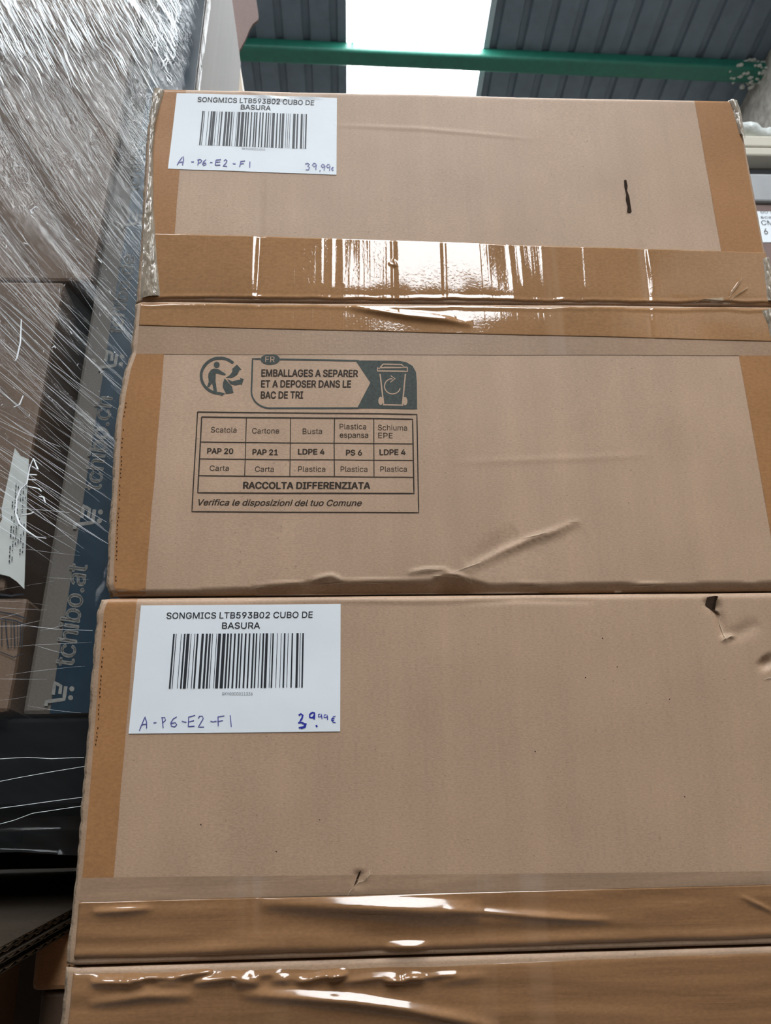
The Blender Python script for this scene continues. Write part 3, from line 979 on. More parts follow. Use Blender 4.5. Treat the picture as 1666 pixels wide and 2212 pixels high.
# ================================================================== lower box
kb = tag(empty('cardboard_box', (.1, .2, Z_LBOT)), 'lower brown cardboard box with clear taped seam and large price label', 'box', 'stacked trash bin cartons')
body(kb, F(225, 1300)[0] - .002, XR + .001, Z_LBOT + .0006, Z_GAP - .006, DEPTH)
flap('flap', Z_GAP - .0012, Z_LSEAM + .001, KL, RC, h_kup, kb)
flap('flap', Z_LSEAM - .001, Z_LBOT + .001, KB, RC, h_klow, kb, .003)
sheet('edge_tape', lambda u: Z_GAP - .0015, lambda u: F(250, 1940)[1], lambda z: interp(KL, z) + .001, lambda z: -.1605 + .0006 * mnoise.noise((z * 30, 8, 0)), h_kup, M['tape_edge'], kb, .0017, .00022, None, False)
r_film = [Ridge([(560, 1949), (650, 1953), (760, 1956), (860, 1960), (960, 1964), (1040, 1970)], .0062, .0056),
          Ridge([(960, 1963), (1100, 1973), (1240, 1984), (1320, 1987)], .0022, .0022), Ridge([(200, 1970), (260, 1967), (330, 1962)], .0020, .0022),
          Ridge([(420, 2055), (520, 2036), (640, 2026), (800, 2030)], .0018, .006), Ridge([(830, 2044), (880, 2043), (925, 2043)], .0026, .0022),
          Ridge([(1000, 1985), (1200, 1990), (1400, 1992)], .0010, .004), Ridge([(560, 1990), (760, 1995), (1000, 1990)], .0010, .005),
          Ridge([(190, 2168), (260, 2158), (320, 2149), (420, 2150)], .0026, .003), Ridge([(520, 2146), (640, 2152), (760, 2162), (880, 2178), (1000, 2202), (1080, 2222)], .0040, .0034),
          Ridge([(1600, 1936), (1640, 1955), (1680, 1975)], .0014, .0014)]
rr = random.Random(5)
xk = 195.
while xk < 1010:
    L_ = rr.uniform(40, 130)
    yk = 2118 - (xk - 195) * .004 + rr.uniform(-6, 6)
    tilt = rr.uniform(-.18, .04)
    r_film.append(Ridge([(xk, yk), (xk + L_ * .5, yk + tilt * L_ * .5 - 2), (xk + L_, yk + tilt * L_)], rr.uniform(.0012, .0040), rr.uniform(.0014, .0030)))
    xk += L_ * rr.uniform(.45, .8)
def h_film(x, z):
    d = z - Z_LSEAM
    h = h_kup(x, z) if d >= 0 else h_klow(x, z)
    wob = .0022 * mnoise.noise((x * 6, 2.2, 4)) + .0009 * mnoise.noise((x * 22, 5, 4))
    g = d - wob
    h += -.0075 * math.exp(-(g / .0032) ** 2) * (1 if g > 0 else 1.0)
    h += .0012 * math.exp(-((g - .007) / .004) ** 2)
    h += .0006 * mnoise.noise((x * 10, z * 110, 3))
    for r in r_film: h += r(x, z)
    return h
zt0, zt1 = F(250, 1947)[1], F(1666, 1912)[1]
def kxl(z): return interp(KL if z > Z_LSEAM else KB, z) + .0005
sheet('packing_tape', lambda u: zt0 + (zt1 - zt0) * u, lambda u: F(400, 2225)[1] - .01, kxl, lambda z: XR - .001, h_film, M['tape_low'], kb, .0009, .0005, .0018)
M['tape_clear_low'] = clear_tape_mat('thin_clear_tape_low', scl(KRAFT, .82), .4)
zl0, zl1 = F(250, 1894)[1], F(1666, 1886)[1]
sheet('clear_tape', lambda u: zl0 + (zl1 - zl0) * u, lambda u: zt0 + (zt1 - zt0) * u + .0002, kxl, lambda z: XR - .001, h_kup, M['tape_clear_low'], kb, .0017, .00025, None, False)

# tears in the lower box
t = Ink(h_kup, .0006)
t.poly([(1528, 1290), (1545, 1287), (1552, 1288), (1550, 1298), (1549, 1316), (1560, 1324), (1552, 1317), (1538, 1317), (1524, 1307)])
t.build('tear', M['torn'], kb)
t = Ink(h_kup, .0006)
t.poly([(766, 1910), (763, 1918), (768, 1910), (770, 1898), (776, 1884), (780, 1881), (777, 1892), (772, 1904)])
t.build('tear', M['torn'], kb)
for st_, w_ in (
    ([(1559, 1330), (1557, 1345), (1563, 1362), (1566, 1378), (1556, 1386)], 2.0),
    ([(1566, 1380), (1576, 1374), (1588, 1374)], 2.6),
    ([(1650, 1468), (1660, 1464), (1668, 1463)], 2.6),
    ([(770, 1912), (775, 1905), (788, 1902), (798, 1888), (799, 1880)], 1.6),
    ([(748, 1940), (756, 1925), (765, 1915)], 1.2),
    ):
    t = Ink(h_kup, .0007); t.line(st_, w_, 6, True); t.build('torn_crease', M['torn_light'], kb)
# open flutes showing along the worn left edges
for hf_, tab_, y0_, y1_, par_, off_ in ((h_lower, LL, 872, 1262, ub, 7), (h_kup, KL, 1345, 1610, kb, 9)):
    t = Ink(hf_, .0006)
    y = y0_
    rq = random.Random(4)
    while y < y1_:
        z = F(300, y)[1]
        x_ = interp(tab_, z)
        # back to pixels along the row
        lo, hi_ = 150., 420.
        for _ in range(24):
            m_ = (lo + hi_) / 2
            if F(m_, y)[0] < x_: lo = m_
            else: hi_ = m_
        if rq.random() < .8: t.disc((lo + off_ + rq.uniform(-1, 1), y), 1.3, rq.uniform(1.4, 2.4), 8)
        y += rq.uniform(8, 11)
    o_ = t.build('open_flutes', M['torn'], par_)
    tag(o_, kind='stuff')
# little dark flecks
t = Ink(h_kup, .0006)
for (px, py, w) in ((1300, 1378, 3), (1155, 1622, 3), (433, 1780, 3.2), (596, 1838, 3), (1478, 1720, 2.2), (1264, 1463, 2.2), (1332, 1440, 2), (1445, 1510, 2), (690, 1770, 2)):
    t.line([(px, py), (px + w * .8, py + w * .9)], 2.2, 3)
fk = t.build('flecks', M['torn'], kb); tag(fk, kind='stuff')

z6 = zoomer(260, 1290, 1666 / 500.)
bars_l = [(395, 407), (415, 420), (452, 456), (472, 484), (492, 513), (522, 526), (548, 553), (564, 576), (598, 615), (628, 643), (652, 665), (674, 679), (704, 708), (716, 737), (748, 770), (780, 793), (803, 814), (830, 842), (858, 870), (880, 890), (907, 919), (935, 946), (963, 975), (985, 995), (1012, 1018), (1033, 1045), (1054, 1072), (1090, 1094), (1103, 1113), (1136, 1140), (1164, 1168), (1185, 1196), (1213, 1217), (1240, 1250), (1274, 1290), (1300, 1304), (1316, 1327)]
st_l = [[(138, 962), (152, 925), (180, 860), (190, 900), (190, 945)], [(152, 920), (190, 912)], [(240, 905), (262, 903)], [(302, 865), (310, 942)], [(296, 868), (322, 866), (326, 888), (308, 902)],
        [(408, 862), (382, 876), (364, 905), (368, 928), (392, 934), (408, 918), (396, 902), (368, 910)], [(444, 892), (460, 898), (478, 900)], [(494, 862), (490, 932)], [(490, 864), (540, 850)], [(492, 898), (532, 888)], [(492, 932), (536, 928)],
        [(562, 872), (572, 856), (592, 856), (598, 874), (582, 902), (562, 936), (604, 934)], [(650, 892), (668, 898), (694, 892)], [(704, 860), (706, 930)], [(704, 862), (750, 854)], [(700, 896), (740, 888)], [(792, 850), (800, 935)],
        [(1440, 840), (1426, 846), (1426, 862), (1444, 860), (1450, 840), (1452, 878)], [(1484, 846), (1468, 848), (1466, 866), (1484, 866), (1492, 848), (1492, 884)], [(1550, 858), (1534, 860), (1524, 880), (1532, 902), (1550, 902)], [(1518, 876), (1542, 874)], [(1518, 888), (1540, 886)], [(1410, 922), (1416, 935)]]
bst_l = [[(1284, 850), (1300, 840), (1314, 850), (1308, 872), (1290, 900), (1312, 904), (1330, 914), (1322, 934), (1300, 938), (1284, 940)], [(1288, 900), (1284, 910)], [(1312, 910), (1338, 912), (1330, 936), (1300, 944)],
         [(1380, 832), (1364, 844), (1364, 866), (1384, 868), (1398, 850), (1396, 832), (1378, 830)], [(1398, 836), (1396, 880)], [(1410, 920), (1416, 934)]]
label_on(kb, [(305, 1308), (736, 1305), (735, 1580), (278, 1585)], h_kup, z6, [((a - 145) / 1443., (b - 145) / 1443.) for a, b in bars_l], .225, .652,
         [('SONGMICS LTB593B02 CUBO DE', (333, 156), (1384, 148), 13.2, .008), ('BASURA', (732, 227), (1006, 226), 13.2, .008), ('SKY0000011336', (733, 706), (952, 706), 6.4, 0)], st_l, bst_l, 1.9)

# ================================================================== what carries the stack (below the frame)
hgt = Z_LBOT - .15
for k in range(2):
    z0 = .15 + hgt * k / 2
    o = empty('cardboard_box', (.1, .2, z0))
    tag(o, 'cardboard box carrying the labelled stack, %s' % ('lowest, standing on the pallet' if k == 0 else 'directly under the lower labelled box'), 'box', 'stacked trash bin cartons')
    b = MB(); b.box(-.285, .278, -.195, .2, .0005, hgt / 2 - .0005, 0, .005); b.build('carton_body', M['kraft_side'], o)
    b = MB(); b.box(-.283, .276, -.1962, -.1945, hgt / 4 - .05, hgt / 4 + .05); b.build('packing_tape', M['tape_low'], o)
pal = tag(empty('wooden_pallet', (.1, .2, 0)), 'wooden pallet standing on the floor under the box stack', 'pallet')
for y in (-.27, -.02, .23):
    b = MB(); b.box(-.27, .27, y - .05, y + .05, 0, .125); b.build('stringer', M['wood'], pal)
for x in (-.21, -.105, 0, .105, .21):
    b = MB(); b.box(x - .06, x + .06, -.32, .28, .125, .15); b.build('deck_board', M['wood'], pal)

# ================================================================== the leaning wrapped load on the left
LEAN = math.radians(7.0)
PIV = Vector((0, .10, CAMZ - .035))
LM = Matrix.Translation(PIV) @ Matrix.Rotation(-LEAN, 4, 'X')
LI = LM.inverted()
LN = (LM.to_3x3() @ Vector((0, 1, 0)))
def LP(px, py, off=0.0):
    """local point on the leaning face, off metres in front of it"""
    p0 = LM @ Vector((0, -off, 0))
    return LI @ on_plane(px, py, p0, LN)
def leaning(o):
    o.location = PIV; o.rotation_euler = (-LEAN, 0, 0); return o
def lbox(name, x0, x1, y0, y1, z0, z1, mat, label, cat, group=None, bev=.004, wob=.002):
    bm = bmesh.new(); bmesh.ops.create_cube(bm, size=1)
    for v in bm.verts:
        v.co = Vector((x0 + (v.co.x + .5) * (x1 - x0), y0 + (v.co.y + .5) * (y1 - y0), z0 + (v.co.z + .5) * (z1 - z0)))
    bmesh.ops.bevel(bm, geom=list(bm.edges), offset=bev, segments=2, affect='EDGES', profile=.5)
    me = bpy.data.meshes.new(name); bm.to_mesh(me); bm.free(); me.materials.append(mat)
    o = bpy.data.objects.new(name, me); COL.objects.link(o); leaning(o)
    return tag(o, label, cat, group)

xr_tape = -.193
seamx = LP(100, 1150).x                      # gap between the two columns of cartons
tapeL = LP(170, 1150).x
zD = LP(60, 1545).z
lbox('shade_crate', -.80, xr_tape - .003, .0, .27, .002, zD - .002, plain('crate_shade_black', (.004, .004, .0045), .8, .08), 'near-black filler crate standing in for shade at the very bottom of the wrapped load', 'crate')  # added block, its near-black colour stands in for shade at the load's foot
c1 = lbox('tall_carton', tapeL - .024, xr_tape - .003, .0, .27, zD, 1.30, M['carton_grey'], 'tall greyish carton with dark teal lettered tape beside the stacked boxes', 'box')
# teal printed tape
tb = MB()
tb.box(tapeL, xr_tape - .004, -.0012, .0, zD + .001, 1.28)
tape_o = tb.build('printed_tape', M['blue_tape'], c1); tape_o['label'] = 'dark teal tape with grey lettering'
ti = Ink(None, .0015, lambda px, py, e: LP(px, py, e))
def up_left(a, b):
    dx, dy = b[0] - a[0], b[1] - a[1]; L = math.hypot(dx, dy); return (dy / L, -dx / L)
for txt, a, b, cap in (('tchibo.at', (158, 1442), (189, 1220), 42), ('tchibo.ch', (217, 1062), (243, 858), 37), ('tchibo.de', (262, 722), (292, 552), 31), ('tchibo.at', (298, 415), (318, 280), 25)):
    u = up_left(a, b)
    ti = Ink(None, .0015, lambda px, py, e: LP(px, py, e))
    ti.text(txt, a, b, cap * .98, .02, 0, (u[0], u[1]))
    ti.mb.build('lettering', M['tape_text'], tape_o)
def cart(cx, cy, s, ax, ay):
    """shopping-cart mark; ax = reading direction, ay = up direction of the lettering (pixels)"""
    P = lambda u, v: (cx + (ax[0] * u + ay[0] * v) * s, cy + (ax[1] * u + ay[1] * v) * s)
    ti.line([P(-.62, .55), P(-.42, .55), P(-.2, -.25), P(.42, -.25)], .17 * s, 6)
    ti.line([P(-.05, .28), P(.52, .28), P(.40, -.02), P(.02, -.02)], .16 * s, 6)
    ti.disc(P(-.08, -.55), .12 * s, None, 12); ti.disc(P(.34, -.55), .12 * s, None, 12)
for cx, cy, s in ((128, 1500, 46), (190, 1118, 46), (240, 780, 40), (286, 475, 33)):
    L = math.hypot(31, -222); ax = (31 / L, -222 / L); ay = up_left((0, 0), (31, -222))
    ti = Ink(None, .0015, lambda px, py, e: LP(px, py, e))
    cart(cx, cy, s, ax, ay)
    ti.mb.build('cart_mark', M['tape_text'], tape_o)

# left column of brown cartons in front of the seam
zA = LP(60, 1290).z
lc_r = tapeL - .027
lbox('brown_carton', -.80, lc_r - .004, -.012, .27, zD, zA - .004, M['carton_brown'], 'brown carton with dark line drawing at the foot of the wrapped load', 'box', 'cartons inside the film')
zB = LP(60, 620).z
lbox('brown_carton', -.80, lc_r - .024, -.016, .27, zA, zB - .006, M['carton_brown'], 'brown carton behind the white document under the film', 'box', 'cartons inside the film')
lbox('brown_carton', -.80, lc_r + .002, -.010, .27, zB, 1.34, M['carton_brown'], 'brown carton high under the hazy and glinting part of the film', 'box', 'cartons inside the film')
for o in [o for o in bpy.data.objects if o.name == 'brown_carton']:
    di = Ink(None, .0135, lambda px, py, e: LP(px, py, e))
    for pts, w in (([(0, 1284), (24, 1287), (52, 1283)], 4), ([(0, 1322), (30, 1327), (57, 1336)], 3.2), ([(0, 1336), (30, 1340), (57, 1350)], 3.2), ([(12, 1340), (14, 1372), (18, 1400)], 3), ([(24, 1342), (24, 1400)], 1.6), ([(30, 1342), (32, 1398)], 3),
                   ([(38, 1344), (38, 1396)], 1.6), ([(44, 1346), (44, 1398)], 2.4), ([(50, 1348), (48, 1400)], 1.6), ([(4, 1340), (4, 1396)], 2), ([(0, 1408), (30, 1420), (50, 1412)], 2)):
        di.line(pts, w, 6)
    di.mb.build('line_drawing', M['black_ink'], o)
# white document hanging in the film
dk = Ink(None, .020, lambda px, py, e: LP(px, py, e))
poly = [(32, 968), (45, 985), (62, 992), (58, 1060), (56, 1150), (52, 1272), (36, 1256), (20, 1245), (-10, 1238), (-30, 1235), (-10, 1150), (5, 1120), (3, 1100), (14, 1050)]
dk.poly(poly, 2)
fr = list(dk.mb.v); n0 = len(fr)
dk.mb.add([v + Vector((0, .0008, 0)) for v in fr], [tuple(reversed(f)) for f in dk.mb.f])
doc = leaning(dk.mb.build('document', M['paper'])); tag(doc, 'crumpled white document with small print under the film', 'paper')
dl = Ink(None, .0212, lambda px, py, e: LP(px, py, e))
rd = random.Random(11)
for k in range(6):
    x0 = 20 + k * 5.5
    y = 1215. - k * 4
    while y > 1052:
        s = rd.uniform(2, 9)
        if rd.random() < .62: dl.line([(x0 + (1215 - y) * .055, y), (x0 + (1215 - y + s) * .055, y - s)], 2.0 if k else 2.6, 8)
        y -= s + rd.uniform(2, 6)
dl.mb.build('small_print', M['black_ink'], doc)

# pale carton further back with a raised flap
def pale():
    Yb = .60
    def BP(px, py, Y=Yb): return on_plane(px, py, (0, Y, 0), Vector((0, 1, 0)))
    a, b, c, d = BP(392, 300), BP(540, 300), BP(500, 8), BP(420, 40)
    o = empty('tall_pale_carton', (a.x, Yb, 0)); tag(o, 'tall pale ribbed carton standing behind the boxes, its open flap raised', 'box')
    bs = Vector(o.location)
    e = BP(492, 2); 
    fr = [Vector((a.x - .1, Yb, .0)), Vector((BP(545, 300).x, Yb, 0)), BP(545, 300), BP(524, 190), BP(508, 70), BP(497, 10), BP(478, 4), BP(446, 30), Vector((a.x - .1, Yb, BP(446, 30).z - .01))]
    vs = [p - bs for p in fr] + [p + Vector((0, .33, 0)) - bs for p in fr]
    n = len(fr)
    fs = [tuple(range(n)), tuple(range(n, 2 * n))[::-1]] + [(k, n + k, n + (k + 1) % n, (k + 1) % n) for k in range(n)]
    mesh_obj('carton_body', vs, fs, M['carton_pale'], o)
    Yf = Yb + .07
    fl = [BP(470, -60, Yf), BP(545, -60, Yf), BP(554, 0, Yf), BP(559, 35, Yf), BP(557, 43, Yf), BP(546, 52, Yf), BP(539, 64, Yf), BP(530, 86, Yf), BP(519, 106, Yf), BP(512, 120, Yf), BP(470, 120, Yf)]
    vs = [p - bs for p in fl] + [p + Vector((0, .005, 0)) - bs for p in fl]
    n = len(fl)
    fs = [tuple(range(n)), tuple(range(n, 2 * n))[::-1]] + [(k, n + k, n + (k + 1) % n, (k + 1) % n) for k in range(n)]
    mesh_obj('flap', vs, fs, M['carton_pink'], o)['label'] = 'pinkish brown open flap'
    return o
pale()

# ------------------------------------------------------------------ stretch film
def film_mat():
    m, nt, out = newmat('stretch_film')
    def uvc(sx, sy):
        tc = N(nt, 'ShaderNodeUVMap'); tc.uv_map = 'flow'
        mp = N(nt, 'ShaderNodeMapping'); mp.inputs['Scale'].default_value = (sx, sy, 1)
        nt.links.new(tc.outputs[0], mp.inputs['Vector']); return mp.outputs['Vector']
    def obc(s): return coords(nt, s)
    # diagonal pulls
    d1 = noise(nt, uvc(70, 3.2), 1, 4, .62, .3)
    d2 = noise(nt, uvc(240, 9), 1, 3, .6, .4)
    hz = noise(nt, obc((3, 3, 40)), 1, 4, .6, .4)           # horizontal pulls, low on the load
    sep = N(nt, 'ShaderNodeSeparateXYZ')
    tc = N(nt, 'ShaderNodeTexCoord'); nt.links.new(tc.outputs['Object'], sep.inputs[0])
    low = N(nt, 'ShaderNodeMapRange'); low.inputs[1].default_value = .22; low.inputs[2].default_value = .05
    nt.links.new(sep.outputs[2], low.inputs[0])
    hi = N(nt, 'ShaderNodeMapRange'); hi.inputs[1].default_value = .18; hi.inputs[2].default_value = .62
    nt.links.new(sep.outputs[2], hi.inputs[0])
    h = mixc(nt, low.outputs[0], mixc(nt, .5, d1, d2), hz)
    b = bump(nt, h, 1.0, .007)
    bs = mathn(nt, 'ADD', mathn(nt, 'MULTIPLY', hi.outputs[0], .5), .1)
    nt.links.new(bs, b.node.inputs['Strength'])
    # haze of layered film, its reflected sheen painted in as height bands
    hz1 = ramp(nt, d1, [(.42, 0.0), (.58, .5), (.75, 1.0)])
    hz2 = ramp(nt, d2, [(.5, 0.0), (.75, 1.0)])
    haze = mathn(nt, 'ADD', mathn(nt, 'MULTIPLY', hz1, .12), mathn(nt, 'MULTIPLY', hz2, .10))
    sheen_bands = ramp(nt, mathn(nt, 'MULTIPLY', sep.outputs[2], 1.0), [(.16, .03), (.40, .12), (.60, .34), (.72, .85), (.82, .70), (.89, .10)])
    haze = mathn(nt, 'MULTIPLY', haze, sheen_bands)
    haze = mathn(nt, 'ADD', haze, .006)
    tr = N(nt, 'ShaderNodeBsdfTransparent'); tr.inputs[0].default_value = (.95, .97, .98, 1)
    df = N(nt, 'ShaderNodeBsdfDiffuse'); df.inputs[0].default_value = (.72, .80, .84, 1)
    nt.links.new(b, df.inputs['Normal'])
    gl = N(nt, 'ShaderNodeBsdfGlossy'); gl.inputs['Roughness'].default_value = .10
    nt.links.new(b, gl.inputs['Normal'])
    m1 = N(nt, 'ShaderNodeMixShader'); nt.links.new(haze, m1.inputs[0]); nt.links.new(tr.outputs[0], m1.inputs[1]); nt.links.new(df.outputs[0], m1.inputs[2])
    fr = N(nt, 'ShaderNodeFresnel'); fr.inputs[0].default_value = 1.5
    gfac = mathn(nt, 'MULTIPLY', fr.outputs[0], mathn(nt, 'ADD', mathn(nt, 'MULTIPLY', hi.outputs[0], .3), .2))
    m2 = N(nt, 'ShaderNodeMixShader'); nt.links.new(gfac, m2.inputs[0]); nt.links.new(m1.outputs[0], m2.inputs[1]); nt.links.new(gl.outputs[0], m2.inputs[2])
    nt.links.new(m2.outputs[0], out.inputs[0])
    return m
M['film'] = film_mat()
M['film_edge_glint'] = plain('rolled_edge_and_glint', (0.78, 0.82, 0.85), .15, .6)  # white of the rolled edges, also paints the glints of folds and creases

def G_of(z):
    """integral of cot(angle) of the pulls over height"""
    pts = [(-.2, 2.2), (.12, 2.0), (.25, 1.25), (.45, .85), (.7, .62), (1.0, .55), (1.5, .5)]
    g = 0.0
    for (z0, c0), (z1, c1) in zip(pts, pts[1:]):
        if z <= z0: break
        zz = min(z, z1); t = (zz - z0) / (z1 - z0); cz = c0 + (c1 - c0) * t
        g += (zz - z0) * (c0 + cz) / 2
    return g
def stretch_film():
    x0, x1, zb, zt = -.80, xr_tape + .003, -.035, 1.33
    R_ = .03
    plan = []
    n1 = 250
    for i in range(n1 + 1): plan.append((x0 + (x1 - R_ - x0) * i / n1, -.030, 0))
    for k in range(1, 9):
        an = math.radians(90 * k / 8); plan.append((x1 - R_ + R_ * math.sin(an), -.030 + R_ * (1 - math.cos(an)), an))
    nz = 330
    vs, uv, fs = [], [], []
    s = 0.0; arc_ = [0.0]
    for a, b in zip(plan, plan[1:]): arc_.append(arc_[-1] + math.hypot(b[0] - a[0], b[1] - a[1]))
    for j in range(nz + 1):
        z = zb + (zt - zb) * j / nz
        for (px, py, an), s in zip(plan, arc_):
            psi = (x0 + s) + G_of(z)
            d = .006 * mnoise.noise((psi * 16, z * 1.1, 2)) + .0030 * mnoise.noise((psi * 48, z * 2.4, 5)) + .0018 * mnoise.noise((psi * 130, z * 6, 8))
            f = min(1, max(0, (.22 - z) / .17))
            dl_ = .004 * mnoise.noise((s * 3, z * 26, 1)) + .002 * mnoise.noise((s * 7, z * 80, 4))
            d = d * (1 - f) + dl_ * f
            if z < -.01: d += (-.01 - z) * .3
            nx, ny = math.sin(an), -math.cos(an)
            lim = 1.0 if an == 0 else .25
            vs.append((px + nx * d * lim, py + ny * d * lim, z + (.012 * mnoise.noise((s * 5, 0, 7)) if j == 0 else 0)))
            uv.append((psi, z * 1.2 - s * .3))
    w = len(plan)
    for j in range(nz):
        for i in range(w - 1):
            a = j * w + i; fs.append((a, a + 1, a + w + 1, a + w))
    nf = len(fs)
    # white tubes on the film, painting the glints of its drawn-out folds
    cm = MB()
    rg = random.Random(21)
    def depth(x, z):
        psi = x + G_of(z)
        d = .006 * mnoise.noise((psi * 16, z * 1.1, 2)) + .0030 * mnoise.noise((psi * 48, z * 2.4, 5)) + .0018 * mnoise.noise((psi * 130, z * 6, 8))
        f = min(1, max(0, (.22 - z) / .17))
        s_ = x - x0
        return d * (1 - f) + f * (.004 * mnoise.noise((s_ * 3, z * 26, 1)) + .002 * mnoise.noise((s_ * 7, z * 80, 4)))
    def fold_glint(px, py, ang, L, rad, bend=0.0, n=7):
        pts, rr_ = [], []
        for i in range(n):
            t = i / (n - 1) - .5
            a_ = math.radians(ang + bend * t)
            q = LP(px + math.cos(a_) * L * t + rg.uniform(-.5, .5), py + math.sin(a_) * L * t, .030)
            if q.x > x1 - .026: break
            pts.append(Vector((q.x, -.030 - depth(q.x, q.z) - rad * .4 - .0012, q.z)))
            rr_.append(max(.00003, rad * (math.cos(math.pi * t) ** .8)))
        if len(pts) > 2: cm.tube(pts, rr_, 5)
    for _ in range(330):
        px, py = rg.uniform(-10, 430), abs(rg.gauss(0, 1)) * 95 - 20
        if py > 215 - px * .06: py = rg.uniform(0, 170)
        if rg.random() < .35:           # clusters of parallel pulls
            for k in range(rg.randint(2, 4)):
                fold_glint(px + k * rg.uniform(4, 9), py + rg.uniform(-20, 20), rg.gauss(62, 2.5), rg.uniform(30, 110), rg.uniform(.0003, .0007), rg.uniform(-8, 8))
        else:
            fold_glint(px, py, rg.gauss(62, 5), rg.uniform(14, 90), rg.choice((.0004, .0006, .0009, .0016)) * rg.uniform(.7, 1.2), rg.uniform(-14, 14))
    for _ in range(190):                # crackle over the teal tape
        px, py = rg.uniform(330, 440), rg.uniform(0, 190)
        if px < 300 + py * .35: continue
        fold_glint(px, py, rg.choice((62, 62, 110, 20, 150, 80)) + rg.gauss(0, 18), rg.uniform(8, 34), rg.uniform(.0003, .0009), rg.uniform(-90, 90))
    for _ in range(210):                # long faint pulls lower down
        py = rg.uniform(180, 1150)
        px = rg.uniform(-20, 330 - py * .1)
        ang = 62 - (py - 180) * .032 + rg.gauss(0, 3)
        fold_glint(px, py, ang, rg.uniform(60, 320), rg.uniform(.00006, .0002), rg.uniform(-6, 6), 14)
    for _ in range(16):
        px, py = rg.uniform(0, 170), rg.uniform(1150, 1560)
        fold_glint(px, py, rg.gauss(-3, 8), rg.uniform(60, 220), rg.uniform(.00003, .00009), rg.uniform(-8, 8), 12)
    for _ in range(60):                 # small specks of light
        px, py = rg.uniform(0, 300), rg.uniform(180, 900)
        fold_glint(px, py, rg.uniform(0, 180), rg.uniform(3, 9), rg.uniform(.0002, .0005))
    b0 = len(vs)
    vs += [tuple(v) for v in cm.v]; uv += [(0, 0)] * len(cm.v)
    fs += [tuple(b0 + i for i in f) for f in cm.f]
    o = mesh_obj('stretch_film', vs, fs, [M['film'], M['film_edge_glint']], None, True, [0] * nf + [1] * len(cm.f))
    ul = o.data.uv_layers.new(name='flow')
    buf = [0.0] * (len(o.data.loops) * 2)
    for l in o.data.loops:
        buf[2 * l.index], buf[2 * l.index + 1] = uv[l.vertex_index]
    ul.data.foreach_set('uv', buf)
    leaning(o)
    return tag(o, 'clear glinting stretch film wrapped around the carton load on the left', 'film')
film = stretch_film()
# rolled lower edges and pulled cords of the film
for k, pts in enumerate(([(-30, 1641), (60, 1636), (110, 1639), (182, 1636)], [(-30, 1694), (40, 1680), (90, 1671), (185, 1655)], [(-30, 1750), (60, 1738), (110, 1731), (180, 1722)], [(-30, 1788), (30, 1772), (70, 1757), (130, 1748), (178, 1741)],
                         [(-20, 1353), (60, 1352), (120, 1359), (200, 1362)], [(-10, 905), (60, 938), (130, 965)], [(-20, 1095), (60, 1099), (150, 1107)])):
    mb = MB(); mb.tube([LP(p[0], p[1], .034) for p in pts], .00019 if k < 4 else .00015, 6); mb.build('film_cord', M['film_edge_glint'], film)
for pts in ([(72, 990), (64, 1010), (58, 1045), (44, 1058), (36, 1080), (34, 1110), (42, 1132), (60, 1148), (78, 1160), (100, 1163)], [(72, 990), (82, 1014), (70, 1008)], [(64, 1025), (80, 1026)], [(60, 1036), (78, 1037)], [(58, 1050), (84, 1056), (90, 1062)],
            [(84, 1072), (94, 1074), (98, 1086)], [(46, 1113), (66, 1110), (74, 1106)], [(46, 690), (44, 740), (36, 775), (32, 780)], [(50, 855), (42, 875), (30, 880)], [(66, 455), (78, 447), (84, 450)], [(66, 455), (70, 462)], [(164, 515), (172, 520)], [(52, 525), (60, 528)],
            [(212, 560), (220, 568)], [(112, 752), (118, 748), (120, 752)]):
    mb = MB(); q = [LP(p[0], p[1], .036) for p in pts]; mb.tube(q, [.0003 + .0005 * math.sin(math.pi * (i + .5) / len(q)) for i in range(len(q))], 6); mb.build('film_crease_glint', M['film_edge_glint'], film)  # white tubes that draw the glints along film creases

# pallet under the load, level sheets, cartons below
o = leaning(empty('wooden_pallet')); tag(o, 'dark wooden pallet carrying the film wrapped load', 'pallet')
b = MB(); b.box(-.8, -.235, .06, .27, -.012, .0); b.build('deck_board', M['wood'], o)
b = MB(); b.box(-.8, -.235, .255, .27, -.040, -.0121); b.build('stringer', M['wood'], o)  # cross board added to shut out light from behind the load
for x in (-.74, -.5, -.27):
    b = MB(); b.box(x - .03, x + .03, .10, .25, -.03, -.0121); b.build('stringer', M['wood'], o)

